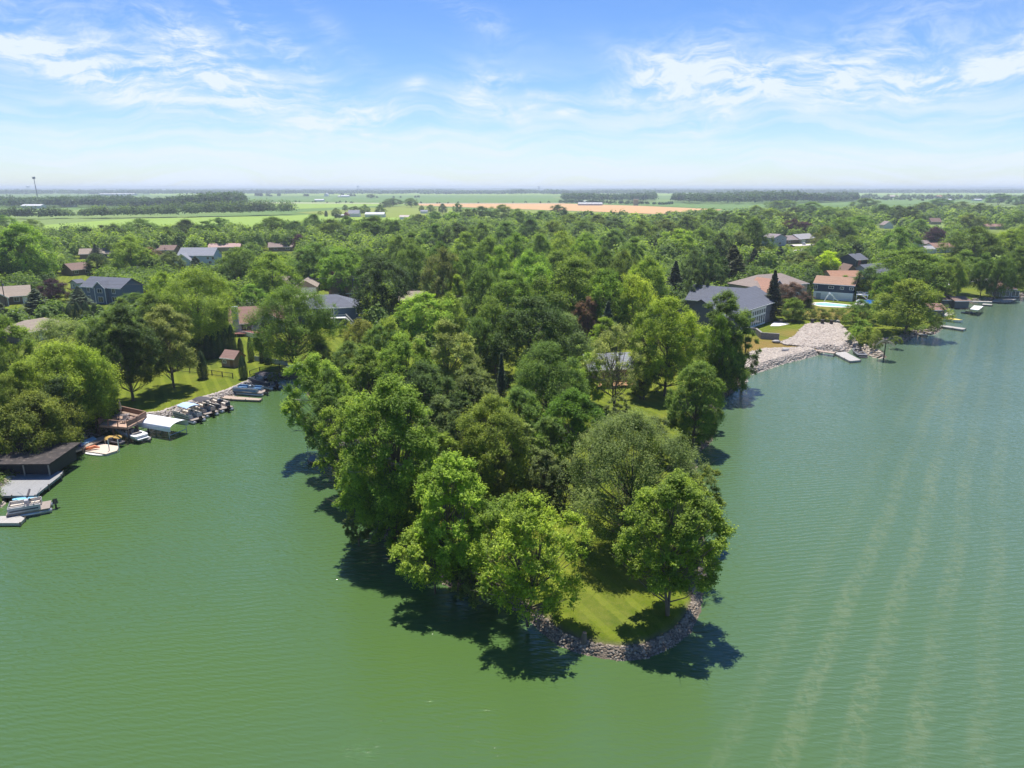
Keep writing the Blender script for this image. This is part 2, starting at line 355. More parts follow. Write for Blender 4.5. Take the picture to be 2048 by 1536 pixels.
sheen_far = N(t, 'ShaderNodeMapRange'); L(t, M(t, 'ADD', sp.outputs[0], M(t, 'MULTIPLY', sp.outputs[1], .12)), sheen_far.inputs[0]); sheen_far.inputs[1].default_value = 8; sheen_far.inputs[2].default_value = 95
wc = mixc(t, M(t, 'MULTIPLY', sheen_far.outputs[0], .8), wc, (.092,.145,.098))  # pale sky sheen of the right-hand water, put into the base colour
band_tint = M(t, 'MULTIPLY', bmask, ramp(t, patch, [(.44, 0.2), (.54, 1)]))
wc = mixc(t, M(t, 'MULTIPLY', band_tint, .48), wc, (.150,.185,.090))  # paler, yellower tone in broken patches along the bands
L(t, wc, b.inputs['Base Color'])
h = M(t, 'ADD', M(t, 'MULTIPLY', w1.outputs['Fac'], .30), M(t, 'MULTIPLY', w2.outputs['Fac'], .14))
h = M(t, 'ADD', h, M(t, 'MULTIPLY', rip, .42)); h = M(t, 'ADD', h, M(t, 'MULTIPLY', fine, M(t, 'MULTIPLY_ADD', bmask, .22, .05)))
h = M(t, 'ADD', h, M(t, 'MULTIPLY', M(t, 'MULTIPLY', bands, shx.outputs[0]), .10))
bn = N(t, 'ShaderNodeBump'); bn.inputs['Strength'].default_value = 1.0
calm = N(t, 'ShaderNodeMapRange'); L(t, M(t, 'ADD', sp.outputs[1], M(t, 'ABSOLUTE', sp.outputs[0])), calm.inputs[0]); calm.inputs[1].default_value = 44; calm.inputs[2].default_value = 78; calm.inputs[3].default_value = .68; calm.inputs[4].default_value = 1.05
L(t, M(t, 'MULTIPLY', calm.outputs[0], M(t, 'MULTIPLY_ADD', ramp(t, big, [(.3, 0), (.7, 1)]), .05, .068)), bn.inputs['Distance'])
L(t, h, bn.inputs['Height']); L(t, bn.outputs[0], b.inputs['Normal'])
L(t, M(t, 'MULTIPLY_ADD', bmask, .08, .035), b.inputs['Roughness'])
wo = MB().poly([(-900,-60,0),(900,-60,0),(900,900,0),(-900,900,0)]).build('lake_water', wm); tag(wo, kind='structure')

def sheet(name, pts, m, z, kind='structure'):
    o = MB().poly([px(u, v, z) for u, v in pts][::-1]).build(name, m); tag(o, kind=kind); return o
def cropmat(name, a, bcol, s=.01):
    m = bpy.data.materials.new(name); m.use_nodes = True; t = m.node_tree; b = t.nodes['Principled BSDF']
    g = N(t, 'ShaderNodeNewGeometry'); P = g.outputs['Position']
    f = noise(t, mapping(t, P, (s, s*3, 1)), 1, 6, .6); f2 = noise(t, mapping(t, P, (s*4, s*.6, 1), (0,0,R(6))), 1, 4, .5)
    L(t, mixc(t, M(t, 'MULTIPLY_ADD', f, .9, M(t,'MULTIPLY',f2,.3), clamp=True), a, bcol), b.inputs['Base Color'])
    b.inputs['Roughness'].default_value = .95; b.inputs['Specular IOR Level'].default_value = .05; return m
GRN1 = cropmat('crop_light', (.17,.27,.05), (.25,.34,.075)); GRN2 = cropmat('crop_deep', (.10,.17,.05), (.13,.21,.06))
WHEAT = cropmat('ripe_wheat', (.40,.24,.11), (.52,.33,.17)); GRN3 = cropmat('crop_olive', (.15,.20,.04), (.22,.26,.06))
ROADM = cropmat('road_gravel', (.42,.37,.33), (.52,.47,.42), .3)
sheet('field', [(60,452),(250,438),(585,431),(700,424),(830,418),(1000,424),(900,470),(500,480),(60,490)], GRN1, 1.10)
sheet('field', [(590,425),(830,410),(1040,428),(900,436),(700,434)], GRN3, 1.16)
sheet('field', [(488,404),(760,406),(830,407),(830,409),(590,418),(470,413)], GRN1, 1.13)
sheet('field', [(470,392),(1100,391),(1125,403),(830,405),(490,402)], GRN2, 1.19)
sheet('field', [(835,407.5),(1130,407),(1290,412),(1445,419),(1390,431),(1200,423.5),(1000,417),(840,411)], WHEAT, 1.25)
sheet('field', [(1000,418),(1200,424.5),(1385,432),(1350,442),(1040,436)], GRN3, 1.22)
sheet('field', [(1290,411),(1700,401),(2048,398),(2048,404),(1640,412),(1440,418)], GRN2, 1.28)
sheet('field', [(300,386.5),(900,386.3),(1300,386),(2100,385.5),(2100,390),(1320,391),(900,390.5),(300,390.5)], GRN1, 1.07)
sheet('road', [(500,405),(760,406.2),(1130,406.0),(1130,406.7),(760,407.0),(500,406)], ROADM, 1.34)
sheet('road', [(1140,437.6),(1345,438),(1345,439.3),(1140,438.8)], ROADM, 1.34)

# ---------------------------------------------------------------- trees
def unit(n, rng):
    a = rng.normal(size=(n, 3)); return a/np.linalg.norm(a, axis=1)[:, None]
def leaves_to_quads(P, S, Nn, rng, wl=.55):
    Nn = Nn/np.linalg.norm(Nn, axis=1)[:, None]; a = unit(len(P), rng); T = np.cross(Nn, a); T /= np.linalg.norm(T, axis=1)[:, None]
    B = np.cross(Nn, T); S = S[:, None]
    V = np.stack([P+T*S*.62, P+B*S*.62*wl, P-T*S*.62, P-B*S*.62*wl], 1).reshape(-1, 3); return V
def crown_lobes(h, w, seed, nl, cb=.22, top=.5, irr=.25, lean=(0, 0), fine=1.0):
    """boughs spread over a lumpy dome; top > .5 gives a taller, slimmer head"""
    rng = np.random.default_rng(seed); out = []; k1, k2, k3 = rng.uniform(0, 2*pi, 3)
    zc_ = h*(cb+(1-cb)*(.42 if top < .6 else .46)); ru = h-zc_; rd = zc_-cb*h*.5
    for i in range(nl):
        inner = i % 5 == 4; zz = -.72+1.70*((i+.5)/nl)+rng.uniform(-.08, .08); zz = max(-.8, min(.99, zz)); a = 2.39996*i+rng.uniform(-.35, .35)
        rh = math.sqrt(max(0, 1-abs(zz)**(2.3 if zz > 0 else 3)))*(1-.22*max(0, top-.5)*zz*4)
        az = 1+irr*(.5*sin(2*a+k1)+.45*sin(3*a+k2+zz*2)+.4*sin(5*a+k3-zz*3))+rng.uniform(-irr, irr)*.45
        lr = w*rng.uniform(.115, .205); r = max(0, w/2*rh*az-lr*.55)
        if inner: r *= rng.uniform(.15, .7)
        z = zc_+zz*((ru if zz > 0 else rd)-lr*.45)*(1+.10*irr*4*sin(3*a+k2)*(zz > 0)*(rh > .3))
        z = min(h-lr*.4, max(z, lr*.7)); t = (z/h-cb)/(1-cb)
        out.append((r*cos(a)+lean[0]*t*w, r*sin(a)+lean[1]*t*w, z, lr*fine, max(0, t)))
        if i % 8 == 1 and zz < .7:      # a bough that breaks the outline
            r2 = w/2*rh*az*rng.uniform(1.0, 1.12); out.append((r2*cos(a+.2)+lean[0]*t*w, r2*sin(a+.2)+lean[1]*t*w, z, lr*.55*fine, max(0, t)))
    return out
def crown_mesh(name, h, w, seed, nleaf, ls, nl=48, cb=.22, top=.5, irr=.25, droop=0.0, lean=(0,0), m=None, spread=1.0, fine=1.0):
    rng = np.random.default_rng(seed+1000); lob = crown_lobes(h, w, seed, nl, cb, top, irr, lean, fine)
    PP, SS, NN, TT = [], [], [], []
    tot = sum(l[3]**2 for l in lob)
    for (x, y, z, lr, t) in lob:
        n = int(nleaf*lr*lr/tot); per = 12; ns = max(3, n//per)
        outw = np.array((x-lean[0]*t*w, y-lean[1]*t*w, (z-h*.45)*.7)); outw = outw/(np.linalg.norm(outw)+1e-6)
        D = unit(ns, rng)+outw*.75+np.array((0, 0, .45-droop)); D /= np.linalg.norm(D, axis=1)[:, None]
        ln = lr*rng.uniform(.75, 1.35, ns)*spread
        s = rng.uniform(.25, 1.0, (ns, per))**.8
        p = np.array((x, y, z))+D[:, None, :]*(s*ln[:, None])[..., None]
        p = p+rng.normal(size=p.shape)*lr*.085
        p[..., 2] -= droop*(s*ln[:, None])**2*.25
        p = p.reshape(-1, 3); q = len(p)
        PP.append(p); SS.append(ls*rng.uniform(.65, 1.35, q))
        NN.append(np.array((0, 0, 1.0))+np.repeat(D, per, 0)*.5+unit(q, rng)*.75)
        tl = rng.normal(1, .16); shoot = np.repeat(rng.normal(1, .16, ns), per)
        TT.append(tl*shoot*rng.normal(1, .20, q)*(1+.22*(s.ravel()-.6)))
    P = np.concatenate(PP); P[:, 2] = np.maximum(P[:, 2], .15)
    V = leaves_to_quads(P, np.concatenate(SS), np.concatenate(NN), rng)
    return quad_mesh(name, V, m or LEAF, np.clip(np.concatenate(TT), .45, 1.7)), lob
def trunk_mesh(name, h, w, lob, seed, r0=None, forks=1, mt=None, frac=.62, lean=(0,0), every=2):
    rng = random.Random(seed); mb = MB(); r0 = r0 or h*.0125+.05
    stems = []
    for k in range(forks):
        a = rng.uniform(0, 2*pi); sp_ = (.0 if forks == 1 else .10*w)
        pts = []; m = 7
        for i in range(m+1):
            f = i/m; pts.append((cos(a)*sp_*f*1.6+lean[0]*w*f+rng.uniform(-.012, .012)*h*f, sin(a)*sp_*f*1.6+lean[1]*w*f+rng.uniform(-.012, .012)*h*f, f*h*frac*rng.uniform(.98,1.0) if i else -.5))
        rk = r0/(forks**.5); mb.tube(pts, [rk*(1.25 if i == 0 else 1-.8*i/m) for i in range(m+1)], 7); stems.append(pts)
    for j, (x, y, z, lr, t) in enumerate(lob):
        if j % every: continue
        st = stems[j % forks]; z0 = min(z*.62, h*frac*.9); i = max(1, min(len(st)-2, int(z0/(h*frac)*(len(st)-1))))
        p = np.array(st[i]); q = np.array((x, y, z)); mid = p*.5+q*.5+np.array((rng.uniform(-.3,.3), rng.uniform(-.3,.3), -.04*h+rng.uniform(0,.4)))
        rb = r0*.34*(1-t*.5); mb.tube([p, mid, q, q+(q-mid)*.5], [rb, rb*.6, rb*.32, rb*.12], 5, cap=False)
    me = bpy.data.meshes.new(name); me.from_pydata(mb.v, [], mb.f); me.materials.append(mt or BARK)
    me.polygons.foreach_set('use_smooth', [True]*len(me.polygons)); me.update(); return me
def conifer_mesh(name, h, w, seed, nleaf, ls, taper=1.0, gap=.25):
    rng = np.random.default_rng(seed); nb = 190; per = nleaf//nb; PP, NN, TT = [], [], []
    for i in range(nb):
        t = (i+rng.uniform())/nb; z = h*(.05+.93*t); r = w/2*((1-t)**taper*.97+.03)*rng.uniform(.72, 1.12); a = i*2.39996+rng.uniform(-.3, .3)
        s = rng.uniform(.08, 1, per)**.7; x = r*s; dz = -.20*r*s+.12*r*s*s
        lat = rng.normal(size=per)*(.10*r+.10)*(1.1-s*.5)
        PP.append(np.stack([x*cos(a)-lat*sin(a), x*sin(a)+lat*cos(a), z+dz+rng.normal(size=per)*.09-np.abs(lat)*.25], -1))
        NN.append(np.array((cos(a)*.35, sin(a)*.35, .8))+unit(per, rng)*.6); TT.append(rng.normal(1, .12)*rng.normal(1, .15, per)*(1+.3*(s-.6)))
    P = np.concatenate(PP); V = leaves_to_quads(P, ls*rng.uniform(.6, 1.3, len(P)), np.concatenate(NN), rng, .42)
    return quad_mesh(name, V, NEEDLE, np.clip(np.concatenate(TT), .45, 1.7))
def column_mesh(name, h, w, seed, nleaf, ls):
    rng = np.random.default_rng(seed); t = rng.uniform(0, 1, nleaf); a = rng.uniform(0, 2*pi, nleaf)
    r = w/2*np.clip(np.sin(pi*np.clip(t*.86+.14, 0, 1))**.45, .05, 1)*(1-.35*t)*1.2*rng.uniform(.72, 1.06, nleaf)*(1+.10*np.sin(5*a+8*t))
    P = np.stack([r*np.cos(a), r*np.sin(a), .1+t*h*.98], -1); Nn = np.stack([np.cos(a), np.sin(a), np.full(nleaf, .5)], -1)+unit(nleaf, rng)*.5
    V = leaves_to_quads(P, ls*rng.uniform(.6, 1.3, nleaf), Nn, rng, .45); return quad_mesh(name, V, NEEDLE, np.clip(rng.normal(1, .2, nleaf), .5, 1.6))
def stem_mesh(name, h, r):
    mb = MB(); mb.tube([(0,0,-.4),(0.02*h,0,h*.4),(0,0,h*.93)], [r*1.3, r, r*.15], 7)
    me = bpy.data.meshes.new(name); me.from_pydata(mb.v, [], mb.f); me.materials.append(BARK); me.update(); return me

# colour, wording of each kind
KIND = dict(
 maple=((0.222,0.324,0.032), 'bright green broadleaf', .55), lime=((.275,.385,.035), 'yellow-green broadleaf', .5), mid=((0.147,0.235,0.030), 'mid green broadleaf', .5),
 dark=((0.087,0.148,0.026), 'dark green broadleaf', .5), grey=((0.168,0.218,0.055), 'grey-green broadleaf', .5), pale=((0.258,0.313,0.079), 'pale olive broadleaf', .5),
 yellow=((0.483,0.534,0.023), 'golden yellow broadleaf', .5), purple=((0.086,0.032,0.046), 'purple-leaved', .5), olive=((0.202,0.262,0.026), 'olive green broadleaf', .5),
 willow=((0.231,0.278,0.051), 'drooping pale green willow-like', .5),
 spruce=((0.092,0.131,0.062), 'blue-green spruce', 1.0), pine=((0.070,0.095,0.026), 'dark pointed conifer', 1.0), thuja=((0.052,0.101,0.020), 'dark columnar arborvitae', 1.0),
 bush=((0.172,0.245,0.032), 'rounded green bush', .5), brown=((0.227,0.146,0.091), 'brownish half-bare', .5))
LIB = {}
def lib(kind, i):
    base = 'con' if kind in ('spruce', 'pine') else 'col' if kind == 'thuja' else 'willow' if kind == 'willow' else 'bush' if kind == 'bush' else 'dec'
    nvar = dict(con=3, col=2, willow=1, bush=3, dec=11)[base]; key = (base, i % nvar)
    if key in LIB: return LIB[key]
    k = key[1]
    if base == 'con': c = conifer_mesh('conifer_crown', 15, 8, 50+k, 20000, .34, (.85, 1.0, .75)[k]); t_ = stem_mesh('conifer_trunk', 15, .22)
    elif base == 'col': c = column_mesh('column_crown', 15, 5, 60+k, 9000, .34); t_ = stem_mesh('column_trunk', 14, .2)
    elif base == 'bush': c, lo = crown_mesh('bush_crown', 15, 16, 70+k, 9000, .50, 30, .08, .55, .3); t_ = trunk_mesh('bush_trunk', 15, 16, lo, 70+k, .3, 3, frac=.4)
    elif base == 'willow': c, lo = crown_mesh('willow_crown', 15, 13, 80, 24000, .28, 46, .34, .55, .2, .9); t_ = trunk_mesh('willow_trunk', 15, 13, lo, 80, .4, 2)
    else:
        par = [(48,.20,.5,.22,(0,0)),(60,.16,.42,.28,(.04,0)),(40,.26,.6,.30,(0,.05)),(52,.14,.5,.34,(-.05,0)),(44,.22,.35,.2,(0,0)),(56,.12,.7,.3,(.03,.03)),(36,.28,.55,.38,(0,0)),(30,.10,.5,.42,(.06,-.04)),(64,.06,.8,.18,(0,0)),(44,.34,.5,.3,(-.07,.04)),(54,.08,.66,.36,(.05,.06))][k]
        c, lo = crown_mesh('broadleaf_crown', 15, 11, 90+k, 40000, .24, int(par[0]*1.5), par[1]*.6, par[2], par[3], lean=par[4]); t_ = trunk_mesh('broadleaf_trunk', 15, 11, lo, 90+k, None, 1+(k % 3 == 2))
    LIB[key] = (c, t_, dict(con=5.4, col=5, willow=13, bush=18, dec=11.6)[base]); return LIB[key]
def jit(c, s, rng=random):
    f = rng.uniform(1-s, 1+s); return (min(1, c[0]*f*rng.uniform(1-s*.6, 1+s*.6)), min(1, c[1]*f), min(1, c[2]*f*rng.uniform(1-s, 1+s)), 1)
TREES = []            # every individual tree: used for spacing and for wording
def place(u, vt, wpx, kind, h=None, vb=None, lab=None, zg=1.0, cat=None):
    if vb is not None:
        x, y, _ = px(u, vb, zg); d = pdir(u, vt); ztop = H+d[2]/d[1]*y; h = ztop-zg
    else:
        d = pdir(u, vt); y = (zg+h-H)/(d[2]/d[1])
    dep = y*cos(PITCH)+(H-zg-h*.55)*sin(PITCH); x = (u-1024)/F*dep; wm_ = wpx/F*dep
    return x, y, h, wm_
def add_tree(x, y, h, wm_, kind, lab=None, seed=None, hero=None, zg=.9, col=None, name=None, cat=None, group=None):
    i = len(TREES); rng = random.Random(i*31+7)
    nm = name or {'spruce':'spruce_tree','pine':'conifer_tree','thuja':'columnar_evergreen','bush':'bush','purple':'purple_leaf_tree','willow':'willow_tree'}.get(kind, 'broadleaf_tree')
    e = thing(nm, lab, cat or ('bush' if kind == 'bush' else 'tree'), (x, y, zg), rng.uniform(0, 6.28))
    if hero:
        e.rotation_euler[2] = 0
        crn = link('crown', hero[0], e); trk = link('trunk', hero[1], e)
    else:
        c, t_, wref = lib(kind, rng.randrange(50)); s = (wm_/wref, wm_/wref*rng.uniform(.9, 1.1), h/15.0); e.scale = s
        crn = link('crown', c, e); trk = link('trunk', t_, e)
    crn.color = (*col, 1) if col else jit(KIND[kind][0], .10 if hero else .24, rng)
    if kind == 'brown': pass
    TREES.append(dict(o=e, x=x, y=y, h=h, w=wm_, kind=kind, lab=lab)); return e
def hero(u, vt, vb, wpx, kind, lab, nleaf=40000, ls=.2, nl=60, forks=1, seed=1, cb=.2, top=.5, irr=.25, droop=0.0, lean=(0,0), col=None, dead=0, zg=.9, spread=1.0, r0=None, fine=.85, **k):
    x, y, h, wm_ = place(u, vt, wpx*.86, kind, vb=vb, zg=zg)
    c, lo = crown_mesh('crown', h, wm_, seed, int(nleaf*2.1), ls*.78, int(nl*1.5), cb, top, irr, droop, lean, spread=spread, fine=fine)
    t_ = trunk_mesh('trunk', h, wm_, lo, seed, r0, forks, lean=lean, every=1, frac=.7)
    if kind == 'spruce': c = conifer_mesh('crown', h, wm_, seed, nleaf, ls)
    e = add_tree(x, y, h, wm_, kind, lab, hero=(c, t_), zg=zg, col=col, **k)
    if dead:
        rg = random.Random(seed+5); mb = MB()
        for i in range(dead):
            a = rg.uniform(0, 2*pi); z0 = rg.uniform(.15, .55)*h; r_ = wm_*rg.uniform(.38, .56); p = np.array((0.,0.,z0)); pts = [p]
            a = rg.uniform(pi*.75, pi*1.75)
            for s in range(5): p = p+np.array((cos(a)*r_/5, sin(a)*r_/5, rg.uniform(.0, .5)*h*.05)); a += rg.uniform(-.3,.3); pts.append(p)
            mb.tube(pts, [.09,.07,.055,.04,.028,.012], 5, cap=False)
            for s in range(2, 5):
                q = pts[s]
                for w_ in range(2):
                    b_ = a+rg.uniform(-1.1, 1.1); mb.tube([q, q+np.array((cos(b_)*r_*.16, sin(b_)*r_*.16, rg.uniform(-.1,.5))), q+np.array((cos(b_)*r_*.3, sin(b_)*r_*.3, rg.uniform(-.2,.9)))], [.03,.02,.008], 4, cap=False)
        mb.build('dead_branches', DEADWOOD, e, True)
    return e

# ---------------------------------------------------------------- buildings
LMK = []; PROT = []       # landmarks for wording; picture areas that filler trees must not cover
def roofm(name, c): return striped('roof_'+name, c, tuple(x*.6 for x in c), .28, 'Z', .9, .18)
def wallm(name, c): return striped('siding_'+name, c, tuple(x*.72 for x in c), .2, 'Z', .7, .05)
def window(par, x, z, w_, h_, face, W, Dp, fr=None, bars=1):
    """face f (front, y=0), b, l (x=-W/2), r (x=W/2); x runs along the wall"""
    def tr(mb):
        out = []
        for (a, o, zz) in mb.v:
            if face == 'f': out.append((a, -o, zz))
            elif face == 'b': out.append((-a, Dp+o, zz))
            elif face == 'l': out.append((-W/2-o, Dp/2-a, zz))
            else: out.append((W/2+o, Dp/2+a, zz))
        mb.v = out
        if face in 'lr' or 1: pass
        return mb
    t_ = .11; f = MB()
    f.box(x, .03, z-t_, w_+2*t_, .07, t_); f.box(x, .03, z+h_, w_+2*t_, .07, t_)
    f.box(x-w_/2-t_/2, .03, z, t_, .07, h_); f.box(x+w_/2+t_/2, .03, z, t_, .07, h_)
    for k in range(1, bars+1): f.box(x-w_/2+w_*k/(bars+1), .035, z, .06, .06, h_)
    fo = tr(f).build('window', fr or WHITE, par)
    tr(MB().box(x, .012, z, w_, .03, h_)).build('pane', GLASS, fo)
def roof_part(par, W, Dp, e, rise, kind, m, oh=.5, th=.16, x0=0, y0=0):
    """gx: ridge along x; gy: ridge along y (gable to the front); hip"""
    a, b_, c, d = x0-W/2-oh, x0+W/2+oh, y0-oh, y0+Dp+oh; mb = MB(); ez = e-oh*rise/(Dp/2 if kind != 'gy' else W/2)
    ym, xm = (c+d)/2, (a+b_)/2; top = e+rise
    def slab(pts): mb.add(pts+[(p[0], p[1], p[2]+th) for p in pts], [tuple(range(len(pts)))[::-1], tuple(range(len(pts), 2*len(pts)))]+[(i, (i+1) % len(pts), len(pts)+(i+1) % len(pts), len(pts)+i) for i in range(len(pts))])
    if kind == 'gx':
        slab([(a,c,ez),(b_,c,ez),(b_,ym,top),(a,ym,top)]); slab([(b_,d,ez),(a,d,ez),(a,ym,top),(b_,ym,top)])
    elif kind == 'gy':
        slab([(a,d,ez),(a,c,ez),(xm,c,top),(xm,d,top)]); slab([(b_,c,ez),(b_,d,ez),(xm,d,top),(xm,c,top)])
    elif kind == 'hip':
        r_ = min(Dp, W)/2+oh*.7
        if W >= Dp: p, q = (a+r_, ym, top), (b_-r_, ym, top)
        else: p, q = (xm, c+r_, top), (xm, d-r_, top)
        if W >= Dp:
            slab([(a,c,ez),(b_,c,ez),q,p]); slab([(b_,d,ez),(a,d,ez),p,q]); slab([(a,d,ez),(a,c,ez),p]); slab([(b_,c,ez),(b_,d,ez),q])
        else:
            slab([(a,c,ez),(b_,c,ez),p]); slab([(b_,d,ez),(a,d,ez),q]); slab([(a,d,ez),(a,c,ez),p,q]); slab([(b_,c,ez),(b_,d,ez),q,p])
    elif kind == 'shed': slab([(a,c,e),(b_,c,e),(b_,d,e+rise),(a,d,e+rise)])
    return mb.build('roof', m, par)
def walls_part(par, W, Dp, e, rise, kind, m, x0=0, y0=0, z0=-.4, name='wall'):
    a, b_, c, d = x0-W/2, x0+W/2, y0, y0+Dp; mb = MB()
    if kind == 'gx':
        s = [(c,z0),(d,z0),(d,e),((c+d)/2,e+rise-.03),(c,e)]; n = 5
        vs = [(a,y,z) for y, z in s]+[(b_,y,z) for y, z in s]; mb.add(vs, [tuple(range(5))[::-1], tuple(range(5,10))]+[(i,(i+1)%5,5+(i+1)%5,5+i) for i in (0,1,4)])
    elif kind == 'gy':
        s = [(a,z0),(b_,z0),(b_,e),((a+b_)/2,e+rise-.03),(a,e)]
        vs = [(x,c,z) for x, z in s]+[(x,d,z) for x, z in s]; mb.add(vs, [tuple(range(5)), tuple(range(5,10))[::-1]]+[((i+1)%5,i,5+i,5+(i+1)%5) for i in (0,1,4)])
    else: mb.box((a+b_)/2, (c+d)/2, z0, W, Dp, e-z0)
    return mb.build(name, m, par)
def house(name, lab, p1, p2, Dp, e, rise, kind, wc, rc, wins=(), doors=(), garage=(), at=0, chim=None, lower=None, turn=0, W=None, base=1.0, cat='house', oh=.5, prot=True, lmk=None, hsc=1):
    z = base+(e if at == 'e' else at); A = px(*p1, z); B = px(*p2, z)
    cx, cyy = (A[0]+B[0])/2, (A[1]+B[1])/2; W = W or hypot(B[0]-A[0], B[1]-A[1]); rz = atan2(B[1]-A[1], B[0]-A[0])+R(turn)
    o = thing(name, lab, cat, (cx, cyy, base), rz)
    wm_ = wallm(wc[0], wc[1]) if isinstance(wc, tuple) else wc; rm = roofm(rc[0], rc[1])
    walls_part(o, W, Dp, e, rise, kind, wm_); rf = roof_part(o, W, Dp, e, rise, kind, rm, oh)
    if lower:   # differently clad lower storey, set 4 cm proud
        walls_part(o, W+.08, Dp+.08, lower[0], 0, 'box', wallm(*lower[1]), y0=-.04, name='lower_wall')
    MB().box(0, -oh-.03, e-oh*rise/(Dp/2 if kind != 'gy' else W/2)-.02, W+2*oh, .06, .2).build('fascia', WHITE, o) if kind != 'gy' else None
    off = .04 if lower else 0
    for wv_ in wins: window(o, *wv_, W, Dp)
    for (x, w_, h_, c) in doors:
        d = MB().box(x, -.03-off, .05, w_, .07, h_).build('door', mat('door_'+c, dict(white=(.75,.75,.73), red=(.3,.04,.03), blue=(.05,.1,.3), brown=(.16,.08,.04), grey=(.3,.34,.38))[c], .5), o)
        MB().box(x+w_*.38, -.09-off, 1.05, .05, .05, .12).build('handle', DARKM, d)
    for (x, w_, h_) in garage:
        g = MB()
        for k in range(4): g.box(x, -.03-off, .05+k*h_/4, w_, .06, h_/4-.03)
        g.build('garage_door', WHITE, o)
        f = MB(); f.box(x-w_/2-.09, -.04-off, 0, .16, .09, h_+.1); f.box(x+w_/2+.09, -.04-off, 0, .16, .09, h_+.1); f.box(x, -.04-off, h_+.1, w_+.34, .09, .14); f.build('garage_frame', WHITE, o)
    if chim:
        x, y, hh = chim; c = MB().box(x, y, e*.4, .9, .7, rise+e*.6+hh).build('chimney', mat('brick', (.22,.09,.06), .9, .3, 4), rf)
    if prot:
        us = [proj(cx+a*cos(rz)-b_*sin(rz), cyy+a*sin(rz)+b_*cos(rz), zz)[:2] for a in (-W/2, W/2) for b_ in (0, Dp) for zz in (base+e*.55, base+e+rise)]
        PROT.append((min(p[0] for p in us), min(p[1] for p in us), max(p[0] for p in us), max(p[1] for p in us), hypot(cx, cyy)))
    LMK.append((lmk or lab, cx, cyy, o)); return o
TAN = ('tan', (.38,.30,.23)); RTAN = ('tan', (.29,.235,.185)); RBRN = ('brown', (.20,.13,.105)); RGRY = ('slate', (.115,.125,.155)); RORG = ('rust', (.34,.18,.11))
WBRN = ('brown', (.20,.15,.11)); WNAVY = ('navy', (.035,.06,.105)); WBLUE = ('blue', (.10,.15,.22)); WWHT = ('white', (.68,.70,.72)); WTAN = ('tan', (.42,.36,.29)); WLBL = ('pale_blue', (.42,.52,.62)); WGRY = ('grey', (.33,.37,.42))
def gab(o, x, W, dep_, e, rise, wc, rc, y=None, wins=()):
    ez_ = e-.35*rise/(W/2); q = W/2+.35
    MB().ext([(x-q,ez_+.1),(x,e+rise+.1),(x+q,ez_+.1),(x+q,ez_-.16),(x,e+rise-.18),(x-q,ez_-.16)], -dep_-.42, -dep_-.36).build('barge_board', WHITE, o)
    [MB().box(x+s_*(W/2-.08), -dep_-.02, 0, .2, .05, e).build('corner_board', WHITE, o) for s_ in (-1, 1)]
    y = -dep_; walls_part(o, W, dep_+2.5, e, rise, 'gy', wallm(*wc), x0=x, y0=y, name='gable_wall'); roof_part(o, W, dep_+4.5, e, rise, 'gy', roofm(*rc), .35, x0=x, y0=y)
    for (a, z, w_, h_) in wins:
        f = MB(); f.box(x+a, y-.03, z-.1, w_+.22, .07, .1); f.box(x+a, y-.03, z+h_, w_+.22, .07, .1); f.box(x+a-w_/2-.055, y-.03, z, .11, .07, h_); f.box(x+a+w_/2+.055, y-.03, z, .11, .07, h_); f.box(x+a, y-.035, z, .06, .06, h_)
        fo = f.build('window', WHITE, o); MB().box(x+a, y-.012, z, w_, .03, h_).build('pane', GLASS, fo)

# left side of the cove
h1 = house('ranch_house', 'low brown house at the left edge with a tan gabled roof and grey drive', (-25,612),(62,606), 11, 2.7, 2.6, 'gx', WBRN, RTAN, [(2.2,.9,1.4,1.3,'f'),(-5.2,.9,1.6,1.2,'f')], [(-1,1,2.05,'brown')], [(5.6,3.2,2.2)], lmk='the brown house at the left edge')
gab(h1, -3.2, 6.5, 3.2, 2.7, 2.3, WBRN, RTAN, wins=[(0,.9,1.8,1.2)])
h2 = house('long_house', 'long low house with a tan hip roof among trees near the left edge', (40,688),(150,668), 9, 2.6, 2.0, 'hip', ('dark_grey',(.13,.14,.15)), RTAN, [(-4,.9,1.3,1.2,'f'),(0,.9,1.6,1.2,'f'),(4.5,.9,1.4,1.2,'f')], [(-1.8,.9,2.05,'white')], lmk='the long tan-roofed house')
h3 = house('two_storey_house', 'blue-grey two-storey house with a white-trimmed front gable and slate roof', (168,604),(246,609), 9, 5.4, 2.6, 'gx', WBLUE, RGRY,
   [(-5.6,3.5,1.0,1.4,'f'),(-5.6,.8,1.0,1.4,'f'),(5.2,3.5,1.2,1.5,'f'),(5.2,.8,2.0,1.5,'f')], [(-2.4,1,2.05,'white')], lmk='the blue-grey two-storey house')
gab(h3, .6, 4.6, 1.2, 5.4, 2.0, WBLUE, RGRY, wins=[(0,3.7,1.9,1.2),(0,.6,2.0,1.7)])
house('garden_shed', 'small pale blue shed just left of the blue-grey two-storey house', (142,577),(156,578), 3, 2.3, 1.0, 'gy', WLBL, RGRY, [(0,1.0,.7,.7,'f')], [(-.7,.7,1.8,'white')], cat='shed', lmk='the pale blue shed')
house('brick_house', 'brown gabled house behind the blue-grey two-storey house', (146,552),(186,548), 9, 2.6, 2.4, 'gx', WBRN, RBRN, [(2,.9,1.4,1.2,'f'),(-2.6,.9,1.4,1.2,'f')], lmk='the brown house behind the blue-grey one')
house('ranch_house', 'long brown ranch house with a light tan roof beyond the dark round evergreen', (160,518),(228,516), 10, 2.6, 2.4, 'gx', WBRN, RTAN, [(5,.9,1.8,1.2,'f'),(-3,.9,1.8,1.2,'f'),(1,.9,1.4,1.2,'f')], lmk='the far brown ranch house')
